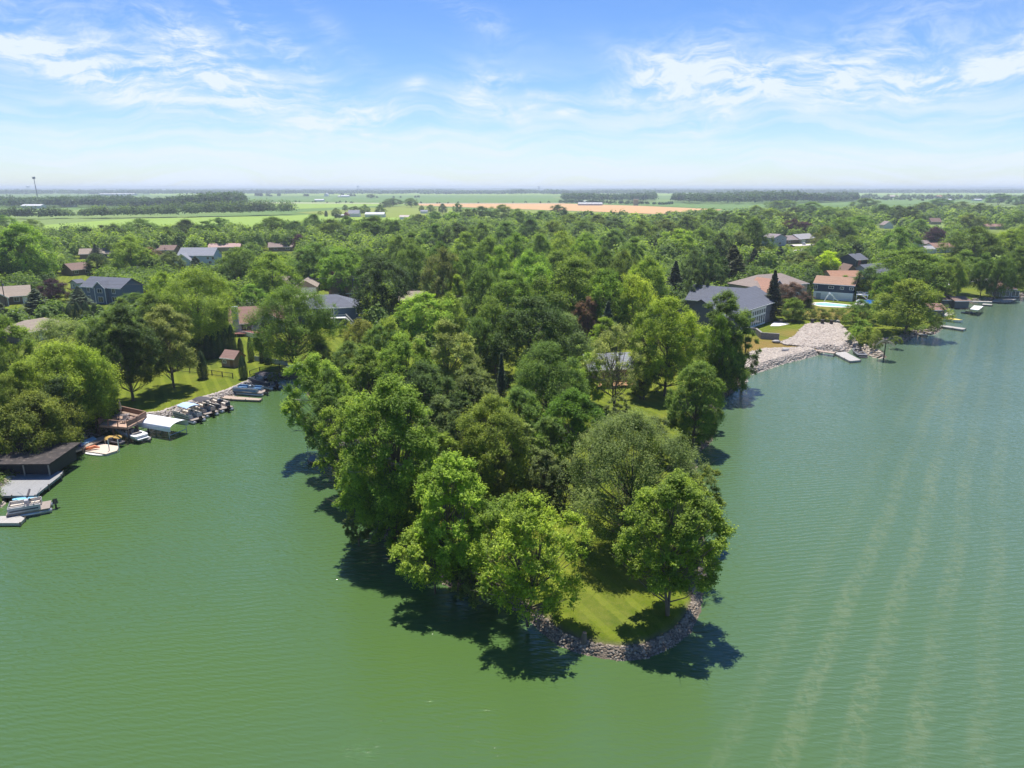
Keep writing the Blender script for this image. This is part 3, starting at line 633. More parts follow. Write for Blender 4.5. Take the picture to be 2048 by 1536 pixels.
house('brown_house', 'small brown house with a dark roof left of the pale blue gabled house', (308,509),(348,509), 9, 2.6, 2.3, 'gx', WBRN, RBRN, [(2,.9,1.5,1.2,'f')], lmk='the small brown house')
h7 = house('gabled_house', 'pale blue two-storey house with a wide grey gable roof in the left middle distance', (358,531),(428,531), 11, 5.0, 3.2, 'gx', WLBL, ('grey',(.24,.25,.28)), [(6,3,1.1,1.2,'f'),(8.5,3,1.1,1.2,'f'),(7,.9,1.4,1.2,'f'),(-6,.9,1.6,1.2,'f')], lmk='the pale blue gabled house')
gab(h7, -5, 8, 4, 3.0, 3.0, WLBL, ('grey',(.24,.25,.28)))
house('ranch_house', 'low house with a long pinkish roof behind the pale blue gabled house', (418,503),(480,502), 9, 2.5, 1.8, 'gx', TAN, ('pink',(.42,.28,.25)), [(3,.9,1.5,1.1,'f')], lmk='the pink-roofed house')
house('ranch_house', 'brown house with a grey-brown roof left of the round purple tree', (538,503),(586,502), 10, 2.6, 2.3, 'gx', WBRN, ('taupe',(.24,.18,.16)), [(4,.9,2.2,1.1,'f'),(-3,.9,1.6,1.1,'f')], chim=(6,5,.8), lmk='the taupe-roofed house')
house('garage_house', 'tan gabled garage wing with a wide white door facing the lake', (592,589),(633,588), 12, 2.7, 2.1, 'gy', WTAN, RTAN, garage=[(1.0,4.9,2.2)], lmk='the tan garage')
house('ranch_house', 'low grey-walled house with a tan roof left of the tan garage', (548,580),(590,579), 9, 2.5, 2.0, 'gx', WGRY, RTAN, lmk='the house beside the tan garage', prot=False)
house('steep_roof_house', 'brown house with a steep orange-brown roof half hidden behind the dark maple', (668,601),(716,598), 9, 2.5, 4.2, 'gx', ('brick',(.26,.12,.08)), ('rust2',(.27,.17,.11)), [(-2,.9,1.5,1.2,'f'),(2,.9,1.5,1.2,'f')], lmk='the steep orange-brown roof')
h12 = house('lake_house', 'dark blue two-level house with a charcoal hip roof, white deck and outside stair', (598,654),(716,650), 12, 5.2, 2.6, 'hip', ('teal_blue',(.045,.095,.15)), RGRY,
   [(8.6,3.3,1.7,1.6,'f'),(8.6,1.0,1.7,1.0,'f'),(1.0,3.2,1.2,1.7,'f'),(-5,3.3,1.6,1.4,'f'),(-1.6,3.2,1.2,1.7,'f')], [(2.9,1.0,2.1,'blue')], lmk='the dark blue lake house')
mb = MB(); mb.box(1.8,-1.6,2.5,6.0,3.1,.18); mb.build('deck', WHITE, h12)
mb = MB(); [mb.box(x,-3.0,0,.16,.16,2.5) for x in (-1.0,1.8,4.6)]; mb.box(1.8,-3.1,3.5,6.0,.06,.08); [mb.box(-1.1+i*.3,-3.1,2.68,.04,.04,.84) for i in range(20)]; mb.build('deck_railing', WHITE, h12)
mb = MB()
for k in range(13): mb.box(5.0+k*.16, -2.3-.0*k, 2.4-k*.2, .3, 1.1, .06)
for y in (-2.9,-1.7): mb.tube([(4.9,y,2.7),(7.1,y,.2)], .09, 4); mb.tube([(4.9,y,3.6),(7.1,y,1.1)], .06, 4)
mb.build('stair', WHITE, h12)
h13 = house('chimney_house', 'grey house with a red-brown roof and tall grey chimney behind the white fence', (462,667),(566,662), 10, 2.7, 3.4, 'gx', WGRY, ('redbrown',(.27,.15,.12)), [(-6.6,1.1,.7,.8,'f'),(-2.6,.7,2.4,1.6,'f'),(2,.7,2.4,1.6,'f')], [(-4.4,1,2.05,'white')], lmk='the chimneyed house')
MB().box(-5.0,-.5,0,1.5,1.0,7.2).build('chimney', wallm('pale_grey',(.45,.50,.56)), h13)
mb = MB(); mb.box(-1,-2.9,.6,10,4.2,.15); mb.build('deck', mat('deck_redwood',(.16,.06,.05),.8,.25), h13)
mb = MB(); mb.box(-1,-4.9,1.55,10,.08,.1); [mb.box(-6+i*.5,-4.9,.7,.06,.06,.85) for i in range(21)]; mb.build('deck_railing', mat('deck_rail',(.14,.10,.08),.8), h13)
gab(h13, 3.0, 8, 1.0, 2.7, 2.4, WGRY, ('redbrown',(.27,.15,.12)), wins=[(-1.5,.8,1.8,1.5),(1.6,.8,1.8,1.5)])
house('small_house', 'low tan-roofed roof glimpsed behind the tall dark maple left of the woods', (800,615),(856,614), 9, 2.5, 2.0, 'gx', TAN, RTAN, lmk='the tan roof by the woods')
# house on the point
hp = house('lake_cottage', 'grey-roofed cottage with a timber porch hidden in the trees of the point', (1180,768),(1268,764), 9, 2.9, 2.0, 'gx', ('warm_grey',(.30,.27,.24)), ('ash',(.24,.25,.27)), [(-2.4,.9,1.3,1.2,'f'),(2.4,.9,1.3,1.2,'f')], [(0,1,2.05,'brown')], lmk='the cottage on the point')
mb = MB(); mb.box(0,-2.0,.35,8.4,3.6,.16); mb.build('porch', mat('porch_timber',(.36,.20,.10),.8,.2), hp)
mb = MB(); [mb.box(x,-3.7,.5,.14,.14,.95) for x in (-4,-2,0,2,4)]; mb.box(0,-3.7,1.4,8.2,.12,.1); mb.build('porch_rail', mat('porch_timber',(.36,.20,.10),.8,.2), hp)
# right side
hb = house('large_lake_house', 'large house with a dark slate roof and tall white window wall above the stone beach', (1446,676),(1548,640), 13, 5.6, 3.6, 'gx', ('charcoal_blue',(.10,.115,.14)), RGRY,
   [(-6.5,3.6,1.6,1.6,'f'),(-6.5,.8,1.6,1.6,'f'),(-3.5,3.6,1.2,1.4,'f')]+[(1.2+i*1.55,.5,1.1,2.3,'f') for i in range(6)]+[(1.2+i*1.55,3.3,1.1,1.1,'f') for i in range(6)], lmk='the large slate-roofed house')
wl = MB(); wl.box(5.0,-.02,.0,10.2,.05,.42); wl.box(5.0,-.02,2.9,10.2,.05,.3); wl.box(5.0,-.02,4.5,10.2,.05,.5); [wl.box(.3+i*1.56,-.02,.42,.34,.05,4.1) for i in range(7)]; wl.build('window_wall', WHITE, hb)
hb2 = house('slate_roof_wing', 'long slate-roofed wing with a small white dormer left of the tall conifers', (1372,628),(1490,640), 12, 4.6, 3.6, 'gx', ('charcoal_blue',(.10,.115,.14)), RGRY, [(4,2.6,1.3,1.2,'f'),(0,2.6,1.3,1.2,'f')], lmk='the slate-roofed wing')
gab(hb2, 2.0, 2.6, -2.5, 5.6, 1.4, WWHT, RGRY)
hc = house('tan_house', 'big beige two-storey house with a faded brown roof behind the bare tree', (1512,606),(1612,596), 13, 5.2, 3.0, 'hip', ('beige',(.36,.32,.27)), ('faded',(.25,.20,.17)), [(9,3.4,1.4,1.2,'f'),(5,3.4,1.4,1.2,'f'),(0,3.4,1.4,1.2,'f'),(7,.9,1.4,1.2,'f'),(-7,.9,1.6,1.2,'f')], lmk='the big beige house')
gab(hc, -7.5, 8.5, 4.5, 4.2, 3.6, ('beige',(.36,.32,.27)), ('faded2',(.40,.22,.15)))
hd = house('two_tone_house', 'two-storey house with navy upper floor, white lower floor and brown roof by the pools', (1626,597),(1704,603), 9, 5.4, 2.0, 'gx', WNAVY, ('copper_brown',(.33,.20,.13)),
   [(-5.8,3.4,1.0,1.3,'f'),(-.8,3.9,1.5,.7,'f'),(2.6,3.9,1.0,.7,'f'),(5.6,3.9,1.2,.7,'f'),(-1.4,1.0,2.2,1.2,'f'),(2.4,.9,1.0,1.1,'f'),(5.6,.9,1.0,1.1,'f')], [(-4.6,1.5,2.05,'grey')], lower=(2.7,('white2',(.80,.82,.80))), lmk='the navy and white house')
mb = MB(); mb.box(9.2,1.2,2.5,3.6,5,.16); [mb.box(x,-1.1,0,.14,.14,2.5) for x in (7.6,10.8)]; mb.build('side_deck', WHITE, hd)
mb = MB(); mb.box(9.2,-1.2,3.5,3.6,.06,.08); [mb.box(7.5+i*.3,-1.2,2.66,.04,.04,.84) for i in range(12)]; mb.build('deck_railing', WHITE, hd)
mb = MB(); [mb.tube([(9.4+k*.0,-1.4,2.4),(12.8,-1.4-k,.1)],.07,4) for k in (0,1.1)]; [mb.box(9.6+k*.28,-1.9,2.3-k*.2,.3,1.0,.06) for k in range(12)]; mb.build('deck_stair', mat('weathered_wood',(.38,.37,.36),.8), hd)
house('rust_roof_house', 'low house with a long rust-orange roof just behind the navy and white house', (1662,566),(1722,566), 9, 2.6, 1.8, 'gx', WTAN, RORG, lmk='the rust-roofed house')
house('small_gabled_house', 'small brown gabled house with a brick chimney behind the rust-orange roof', (1690,557),(1712,557), 8, 2.8, 2.8, 'gy', WBRN, RBRN, [(0,1,1.2,1.1,'f')], chim=(4.0,2,1.8), lmk='the small chimneyed house')
house('dark_blue_house', 'narrow dark blue house with a grey roof beyond the small chimneyed house', (1711,534),(1733,532), 9, 3.4, 2.4, 'gx', WNAVY, RGRY, lmk='the narrow dark blue house')
house('grey_house', 'low house with a broad blue-grey roof among trees right of the small chimneyed house', (1740,560),(1780,555), 10, 2.8, 3.0, 'gx', WGRY, RGRY, lmk='the blue-grey roof')
house('corner_house', 'two-storey grey-blue house with white porch at the top of the street', (1546,493),(1572,491), 9, 5.4, 2.2, 'gy', ('porch_blue',(.30,.36,.42)), ('plum',(.23,.19,.20)), [(-3,3.6,1.2,1.2,'f'),(3,3.6,1.2,1.2,'f'),(0,.8,3,1.6,'f')], lmk='the white-porched house on the street')
house('street_house', 'brown-roofed ranch with a small front gable along the street', (1570,488),(1596,487), 9, 2.8, 2.4, 'gx', WBRN, ('mauve',(.25,.20,.19)), [(-2,.9,1.5,1.2,'f')], lmk='the brown ranch on the street')
house('street_house', 'light grey house with a pale roof at the end of the street', (1598,487),(1632,484), 10, 3.0, 2.8, 'gx', WTAN, ('pale_grey',(.33,.32,.33)), [(-2,.9,1.5,1.2,'f')], garage=[(-6,4.5,2.2)], lmk='the light grey house on the street')
house('low_house', 'low grey-roofed house below the purple trees near the right edge', (1846,496),(1882,495), 9, 2.7, 1.8, 'gx', WGRY, ('mauve',(.25,.20,.19)), lmk='the low grey-roofed house at right')
house('white_gable_house', 'white-walled house with a red-brown roof near the right edge', (1868,506),(1906,505), 9, 3.2, 2.2, 'gx', WWHT, ('redbrown',(.27,.15,.12)), [(-4,.9,2,1.2,'f')], lmk='the white-walled house at right')
house('white_barn', 'white garage with a pale roof just left of the white-walled house at right', (1852,507),(1868,507), 7, 2.6, 1.4, 'gx', WWHT, ('pale_grey',(.33,.32,.33)), cat='garage', lmk='the white garage at right')
house('brown_house', 'brown steep-roofed house far off above the purple trees at right', (1862,449),(1882,449), 9, 3, 3.4, 'gx', TAN, RBRN, lmk='the far brown steep roof')
house('brown_house', 'low brown-roofed house far off near the right edge among willows', (1972,459),(2010,459), 10, 2.8, 2, 'gx', TAN, ('redbrown',(.27,.15,.12)), lmk='the far brown-roofed house at right')
house('white_house', 'white gabled house far off behind the dark round tree at right', (1768,457),(1786,457), 9, 3.4, 3.2, 'gy', WWHT, ('mauve',(.25,.20,.19)), lmk='the far white gable')
# far farmsteads
def far_house(name, lab, u, v, wpx, hgt, rise, wc, rc, Dp=None, kind='gx'):
    return house(name, lab, (u-wpx/2, v), (u+wpx/2, v), Dp or 9, hgt, rise, kind, wc, rc, cat='farm building', prot=False, lmk='the farm', oh=.4)
METAL = ('metal', (.55,.56,.56))
far_house('farmhouse', 'white farmhouse with a grey roof beside the red barn', 707, 434, 22, 4.5, 4.2, WWHT, ('grey',(.24,.25,.28)), 12)
far_house('red_barn', 'small red barn left of the white farmhouse', 692, 435, 10, 4, 3, ('red',(.28,.05,.04)), RBRN, 8, 'gy')
far_house('open_shed', 'low white-roofed shed left of the red barn', 678, 435.5, 18, 3, 1, WBRN, METAL, 8)
far_house('machine_shed', 'long pale metal shed right of the white farmhouse', 749, 435, 38, 4, 2.4, METAL, METAL, 14)
far_house('white_cottage', 'white low house at the farm lane right of the pale metal shed', 812, 439, 26, 3, 2, WWHT, ('pink2',(.5,.42,.38)), 10)
far_house('white_cottage', 'small white house above the farm lane', 848, 427, 14, 3, 2, WWHT, ('grey',(.24,.25,.28)), 9)
far_house('white_barn', 'bright white barn alone on the far fields, left of the two farm roofs', 652, 393, 7, 9, 6, WWHT, METAL, 20, 'gy')
far_house('farmstead', 'white farmstead roof on the far fields', 690, 394.5, 16, 5, 4, WWHT, METAL, 20)
far_house('farmstead', 'small white farm roof right beside the larger farmstead on the far fields', 678, 394.5, 5, 4, 3, WWHT, METAL, 14)
far_house('greenhouse', 'long silver building at the near edge of the right wood, beyond the wheat', 1181, 411, 48, 4, 2, METAL, METAL, 20)
far_house('storage_shed', 'smaller long white shed just behind the long silver building', 1165, 406, 30, 4, 1.5, METAL, METAL, 16)
far_house('feed_tower', 'square tan tower block standing at the edge of the wheat field', 1272, 411, 9, 13, .5, ('ochre',(.50,.33,.17)), RTAN, 8)
far_house('long_shed', 'long white roof in the far left woods beside the tall light pole', 62, 417, 40, 5, 2.5, METAL, METAL, 18)
far_house('grey_farmhouse', 'pale grey two-storey farmhouse between woods at far left', 134, 414, 24, 8, 5, WWHT, METAL, 16)
far_house('long_shed', 'very long low white roof seen through the far left wood', 232, 391, 70, 7, 3, METAL, METAL, 40)
far_house('factory_shed', 'white roof on the horizon above the mid-right wood, leftmost of two', 1232, 383.5, 9, 9, 3, METAL, METAL, 40)
far_house('factory_shed', 'white roof on the horizon above the mid-right wood, rightmost of two', 1250, 383.3, 15, 9, 3, METAL, METAL, 40)
far_house('tan_farm', 'pinkish farm buildings among the far right trees', 1785, 396, 24, 6, 4, TAN, ('pink2',(.5,.42,.38)), 20)
far_house('tan_farm', 'tan cluster of farm roofs beyond the dark hedge at far right', 1888, 397, 26, 7, 4, TAN, RORG, 20)
far_house('long_shed', 'long white shed among the far right fields, left of two', 1893, 402, 22, 4, 2, METAL, METAL, 16)
far_house('long_shed', 'shorter white shed among the far right fields, right of two', 1957, 402, 14, 4, 2, METAL, METAL, 16)
far_house('white_barn', 'white barn high on the far right horizon', 1967, 383, 15, 8, 4, METAL, METAL, 40)
far_house('long_shed', 'long pale building far off in the middle fields by the country road', 638, 403, 18, 4, 2.5, WWHT, METAL, 14)

def water_tower(lab, u, vtop, vb, D, wpx):
    x = (u-1024)/F*D*1.0; y = D; z1 = H-D*math.tan(math.atan((vtop-768)/F)+PITCH); o = thing('water_tower', lab, 'water tower', (x, y, 1)); r = wpx/F*D/2
    b_ = MB(); n = 12
    prof = [(0, z1), (r*.6, z1-r*.12), (r, z1-r*.5), (r*.95, z1-r*.75), (r*.4, z1-r*1.1), (0, z1-r*1.15)]
    vs = [(p*cos(2*pi*k/n), p*sin(2*pi*k/n), z) for p, z in prof for k in range(n)]
    b_.add(vs, [(i*n+k, (i+1)*n+k, (i+1)*n+(k+1)%n, i*n+(k+1)%n) for i in range(len(prof)-1) for k in range(n)]); b_.build('tank', mat('tank_grey',(.45,.5,.56),.6), o, True)
    l = MB(); [l.tube([(r*.7*cos(a),r*.7*sin(a),-1),(r*.6*cos(a),r*.6*sin(a),z1-r)], 1.2, 5) for a in (0.5,2.07,3.64,5.2)]; l.tube([(0,0,-1),(0,0,z1-r)], 1.8, 6); l.build('leg_frame', mat('tank_grey',(.45,.5,.56),.6), o)
water_tower('water tower on the horizon left of centre above the farm fields', 727, 370.5, 0, 7600, 5.5)
water_tower('darker water tower on the horizon right of centre', 1076, 372, 0, 7200, 5)
water_tower('pale flat water tower behind the far left wood', 91, 371, 0, 6600, 7)
x, y, _ = px(78, 412, 1); lp = thing('light_pole', 'very tall light pole with a boxy head rising over the far left wood', 'light pole', (x, y, 1), 0)
hz = H-y*math.tan(math.atan((356-768)/F)+PITCH)-1
MB().tube([(0,0,-1),(-.2,0,hz*.5),(-.9,0,hz)], [.9,.8,.55], 6).build('pole', mat('pole_grey',(.22,.22,.24),.7), lp); MB().box(-.9,0,hz-2,5.2,2,4.5).build('lamp_head', mat('pole_grey',(.22,.22,.24),.7), lp)

# ---------------------------------------------------------------- boats, docks and everything on the shore
def line(u1, v1, u2, v2, z=0):
    A = px(u1, v1, z); B = px(u2, v2, z); return (A[0]+B[0])/2, (A[1]+B[1])/2, atan2(B[1]-A[1], B[0]-A[0]), hypot(B[0]-A[0], B[1]-A[1])
PLANK = striped('dock_planks', (.40,.31,.24), (.14,.10,.08), .16, 'X', .8)
PLANKG = striped('dock_planks_grey', (.27,.27,.265), (.13,.13,.13), .16, 'X', .8)
PLANKW = striped('dock_planks_pale', (.38,.36,.33), (.20,.19,.17), .18, 'X', .7)
CREAM = mat('cream_vinyl', (.58,.52,.44), .5, .1); BLK = mat('black_gelcoat', (.012,.012,.015), .2, .2, spec=.7); GELW = mat('white_gelcoat', (.72,.73,.73), .25, .05, spec=.6)
TUBEM = mat('pontoon_metal', (.50,.50,.50), .35, .1, metal=.6); FLOORM = mat('boat_carpet', (.26,.22,.19), .9)
def deck(name, lab, cat, pts, z, m, th=.18, posts=True, group=None, kindz=0):
    """pts: corners in the photograph at height z"""
    W_ = [px(u, v, z) for u, v in pts]; cx = sum(p[0] for p in W_)/len(W_); cyy = sum(p[1] for p in W_)/len(W_)
    rz = atan2(W_[1][1]-W_[0][1], W_[1][0]-W_[0][0]); o = thing(name, lab, cat, (cx, cyy, 0), rz, group)
    loc = [((p[0]-cx)*cos(-rz)-(p[1]-cyy)*sin(-rz), (p[0]-cx)*sin(-rz)+(p[1]-cyy)*cos(-rz)) for p in W_]
    MB().prism(loc, z-th, z).build('deck_boards', m, o)
    if posts:
        mb = MB(); n = len(loc)
        for i in range(n):
            a, b_ = loc[i], loc[(i+1) % n]; k = max(1, int(hypot(b_[0]-a[0], b_[1]-a[1])/2.6))
            for j in range(k): t_ = j/k; mb.tube([(a[0]*(1-t_)+b_[0]*t_, a[1]*(1-t_)+b_[1]*t_, -1.5), (a[0]*(1-t_)+b_[0]*t_, a[1]*(1-t_)+b_[1]*t_, z+.12)], .08, 6)
        mb.build('posts', mat('post_wood', (.22,.17,.13), .9), o)
    return o, loc
def motor(par, x, y=0, z=.35, c=None, s=1.0):
    m = MB(); m.box(x-.35*s, y, z+.35*s, .62*s, .42*s, .55*s, taper=.72); o = m.build('outboard_motor', c or BLK, par)
    l = MB(); l.box(x-.35*s, y, z-.6*s, .2*s, .16*s, 1.0*s); l.box(x-.5*s, y, z-.35*s, .55*s, .3*s, .05*s); l.tube([(x-.75*s,y,z-.5*s),(x-.15*s,y,z-.5*s)], [.05,.1], 6); l.build('motor_leg', BLK, o)
def canopy(par, x, z, ln, wd, m, fold=False):
    if fold:
        mb = MB(); mb.tube([(x,-wd/2,z),(x,wd/2,z)], .13, 6)
    else:
        mb = MB(); n = 8; vs = []
        for i in range(5):
            for j in range(n+1):
                yy = -wd/2+wd*j/n; vs.append((x-ln/2+ln*i/4, yy, z+.28*(1-(2*j/n-1)**2)+.06*(1 if i in (1,2,3) else 0)))
        m1 = len(vs); vs += [(a, b_, c-.05) for a, b_, c in vs]; fs = [(i*(n+1)+j, (i+1)*(n+1)+j, (i+1)*(n+1)+j+1, i*(n+1)+j+1) for i in range(4) for j in range(n)]
        mb.add(vs, fs+[tuple(q+m1 for q in f)[::-1] for f in fs])
    o = mb.build('bimini_canopy', m, par); f = MB()
    for s in (-1, 1):
        for dx in (-ln*.42, ln*.42): f.tube([(x, s*wd*.49, 1.0), (x+dx, s*wd*.47, z)], .028, 5)
    f.build('canopy_frame', ALU, o)
def pontoon(lab, u1, v1, u2, v2, side=GELW, can=None, L_=None, W=2.5, seatm=CREAM, fold=False, group='pontoon boats moored on the left shore', accent=None, rail=.62):
    """stern (u1,v1) to bow (u2,v2) on the water"""
    x, y, rz, L0 = line(u1, v1, u2, v2); L_ = L_ or L0; o = thing('pontoon_boat', lab, 'boat', (x, y, 0), rz, group)
    for s in (-1, 1): MB().tube([(-L_/2,s*W*.36,.22),(L_/2-1.1,s*W*.36,.22),(L_/2-.5,s*W*.36,.28),(L_/2-.1,s*W*.36,.42)], [.32,.32,.22,.04], 10).build('pontoon', TUBEM, o, True)
    mb = MB(); mb.box(0, 0, .56, L_-.3, W, .14); mb.build('deck_floor', FLOORM, o)
    mb = MB(); a, b_ = -L_/2+1.1, L_/2-.35
    for s in (-1, 1): mb.box((a+b_)/2, s*(W/2-.05), .74, b_-a, .05, rail)
    mb.box(b_, -W*.32, .74, .05, W*.32, rail); mb.box(b_, W*.32, .74, .05, W*.32, rail); mb.box(a, -W*.30, .74, .05, W*.36, rail); mb.box(a, W*.36, .74, .05, W*.24, rail)
    p = mb.build('side_panels', side, o)
    mb = MB()
    for s in (-1, 1): mb.tube([(a, s*(W/2-.05), .78+rail), (b_, s*(W/2-.05), .78+rail)], .035, 5)
    mb.tube([(b_, -W/2+.05, .78+rail), (b_, W/2-.05, .78+rail)], .035, 5); mb.build('rail', ALU, o)
    if accent:
        mb = MB(); [mb.box((a+b_)/2, s*(W/2-.015), .92, (b_-a)*.9, .02, .16) for s in (-1, 1)]; mb.build('stripe', accent, p)
    for (sx, sy, sl, sw) in ((b_-1.0, W*.30, 1.8, .6), (b_-1.0, -W*.30, 1.8, .6), (a+.6, W*.28, 1.0, .65), (a+.9, -W*.30, 1.5, .6)):
        mb = MB(); mb.box(sx, sy, .72, sl, sw, .42); mb.box(sx, sy+(.24 if sy > 0 else -.24), 1.14, sl, .14, .36); mb.build('seat', seatm, o)
    c = MB().box(.2, -W*.22, .72, .6, .7, .85, taper=.85).build('console', side, o); MB().tube([(-.12,-W*.22,1.5),(-.18,-W*.22,1.52)], .19, 10).build('steering_wheel', BLK, c)
    if can: canopy(o, -.2, 2.55, 2.9, W*.95, can, fold)
    motor(o, -L_/2); return o
def runabout(lab, u1, v1, u2, v2, hullm, deckm, z=0, can=None, tower=False, name='speedboat', L_=None, W=2.3, cover=None, group=None):
    x, y, rz, L0 = line(u1, v1, u2, v2, z); L_ = L_ or L0; o = thing(name, lab, 'boat', (x, y, z), rz, group)
    st = [0, .15, .35, .55, .72, .86, .95, 1.0]; bw = [.92, 1, 1, .98, .86, .6, .3, .02]; kz = [-.25, -.3, -.3, -.28, -.2, -.05, .2, .5]; gz = [.62, .64, .66, .7, .75, .82, .88, .92]
    vs = []; n = 7
    for s, b_, k, g_ in zip(st, bw, kz, gz):
        X_ = -L_/2+s*L_; h_ = W/2*b_
        vs += [(X_, -h_, g_), (X_, -h_*.93, g_*.5+k*.2), (X_, -h_*.6, k*.6), (X_, 0, k), (X_, h_*.6, k*.6), (X_, h_*.93, g_*.5+k*.2), (X_, h_, g_)]
    fs = [(i*n+j, (i+1)*n+j, (i+1)*n+j+1, i*n+j+1) for i in range(len(st)-1) for j in range(n-1)]+[tuple(range(n))[::-1]]
    MB().add(vs, [f[::-1] for f in fs]).build('hull', hullm, o, False)
    # deck ring with open cockpit
    mb = MB(); vs = []; inn = [.0, .72, .74, .74, .6, .0, .0, .0]
    for i, (s, b_, g_) in enumerate(zip(st, bw, gz)):
        X_ = -L_/2+s*L_; h_ = W/2*b_; q = h_*inn[i]; vs += [(X_, -h_-.01, g_+.03), (X_, -q, g_+.06), (X_, q, g_+.06), (X_, h_+.01, g_+.03)]
    fs = []
    for i in range(len(st)-1):
        a = i*4; fs += [(a, a+4, a+5, a+1), (a+2, a+6, a+7, a+3)]
    mb.add(vs, fs); mb.box(-L_*.47, 0, .60, L_*.14, W*.8, .08); mb.build('deck', deckm, o)
    MB().box(-L_*.08, 0, .2, L_*.62, W*.74, .05).build('cockpit_floor', FLOORM, o)
    for (sx, sy, sl, sw) in ((-L_*.28, 0, .6, W*.66), (0, W*.2, .55, .5), (0, -W*.2, .55, .5), (L_*.24, W*.16, 1.0, .35), (L_*.24, -W*.16, 1.0, .35)):
        mb = MB(); mb.box(sx, sy, .25, sl, sw, .3); mb.box(sx-sl*.42, sy, .5, .12, sw, .32); mb.build('seat', CREAM if not cover else BLK, o)
    mb = MB(); wx_ = L_*.10; mb.poly([(wx_, -W*.42, .72), (wx_+.35, 0, .74), (wx_+.1, 0, 1.12), (wx_-.25, -W*.36, 1.05)]); mb.poly([(wx_+.35, 0, .74), (wx_, W*.42, .72), (wx_-.25, W*.36, 1.05), (wx_+.1, 0, 1.12)]); mb.build('windshield', GLASS, o)
    if cover: MB().add([(-L_*.1,-W*.46,.74),(L_*.42,-W*.2,.86),(L_*.42,W*.2,.86),(-L_*.1,W*.46,.74),(-L_*.05,0,1.15),(L_*.36,0,1.0)], [(0,1,5,4),(3,4,5,2),(1,2,5),(0,4,3)]).build('bow_cover', cover, o)
    if tower:
        mb = MB(); [mb.tube([(L_*.12,s*W*.48,.7),(-.1,s*W*.40,1.9),(-.4,0,2.05)], .05, 6) for s in (-1,1)]; [mb.tube([(-L_*.12,s*W*.48,.7),(-.2,s*W*.40,1.9)], .04, 6) for s in (-1,1)]; mb.build('tow_tower', BLK, o)
    if can: canopy(o, -.4, 2.2, 2.4, W*.95, can)
    MB().box(-L_/2-.35, 0, .18, .7, W*.8, .08).build('swim_platform', deckm, o); return o
LBLUE = mat('pale_blue_canvas', (.36,.50,.72), .8, .06); DKC = mat('charcoal_canvas', (.06,.055,.065), .85, .15); TEALC = mat('blue_canvas', (.05,.16,.38), .8)
NAVYP = mat('navy_panel', (.04,.055,.09), .4); GREYP = mat('silver_panel', (.42,.42,.43), .4); TANP = mat('tan_panel', (.45,.36,.30), .5); BLUEP = mat('blue_grey_panel', (.28,.36,.42), .45)
pontoon('open white pontoon boat with cream seats at the lower left dock', 106, 1018, 14, 1034, GREYP, can=DKC, fold=True, accent=NAVYP)
pontoon('pontoon boat with a pale blue canopy beside the white lift canopy', 404, 847, 354, 832, GREYP, LBLUE, L_=6.2, accent=NAVYP)
pontoon('pontoon boat with a charcoal canopy next to the pale blue canopied one', 432, 836, 384, 818, TANP, DKC, L_=6.2)
pontoon('canopyless dark pontoon boat right of the charcoal canopied one', 460, 825, 412, 810, NAVYP, None, L_=6.4)
pontoon('blue and white open pontoon boat beside the low tan dock', 528, 790, 474, 786, BLUEP, None, L_=6.6, seatm=mat('blue_seat',(.10,.22,.38),.6), accent=TEALC)
pontoon('black pontoon boat with a dark square canopy at the head of the cove', 560, 781, 500, 764, NAVYP, DKC, L_=8.0)
runabout('white speedboat parked on a lift under the raised timber deck', 290, 880, 228, 860, GELW, GELW, z=.5, L_=7.0)
runabout('black wake boat moored at the white dock by the stone beach', 1731, 719, 1703, 699, BLK, mat('grey_deck',(.16,.16,.17),.5), tower=True, name='wake_boat', L_=6.6)
runabout('slim yellow and white speedboat right of the lone bank tree on the right shore', 1886, 641, 1916, 645, GELW, mat('yellow_deck',(.55,.42,.06),.4), L_=6.5, W=1.9, cover=mat('yellow_cover',(.62,.48,.07),.6))
def jetski(lab, u1, v1, u2, v2, z, m, L_=3.0):
    x, y, rz, L0 = line(u1, v1, u2, v2, z); o = thing('jet_ski', lab, 'jet ski', (x, y, z), rz)
    st = [0,.25,.55,.8,1]; bw = [.9,1,1,.7,.1]; vs = []
    for s, b_ in zip(st, bw): X_ = -L_/2+s*L_; vs += [(X_,-.55*b_,.3+.15*s),(X_,-.3*b_,-.1+.25*s**3),(X_,.3*b_,-.1+.25*s**3),(X_,.55*b_,.3+.15*s)]
    MB().add(vs, [(i*4+j,i*4+j+1,(i+1)*4+j+1,(i+1)*4+j) for i in range(4) for j in range(3)]+[(0,1,2,3)]+[(i*4,(i+1)*4,(i+1)*4+3,i*4+3) for i in range(4)]).build('hull', m, o)
    MB().box(-.35,0,.32,1.5,.45,.38,taper=.8).build('seat', BLK, o); mb = MB(); mb.box(.75,0,.4,.9,.7,.35,taper=.6); mb.build('hood', m, o)
    MB().tube([(.4,-.4,.95),(.5,0,.85),(.4,.4,.95)], .035, 5).build('handlebar', BLK, o)
jetski('dark jet ski on the floating dock under the gold cover', 246, 888, 216, 884, .45, DKC)
jetski('jet ski moored left of the flat white shelter on the right shore', 1926, 626, 1948, 629, .1, NAVYP, 4.2)
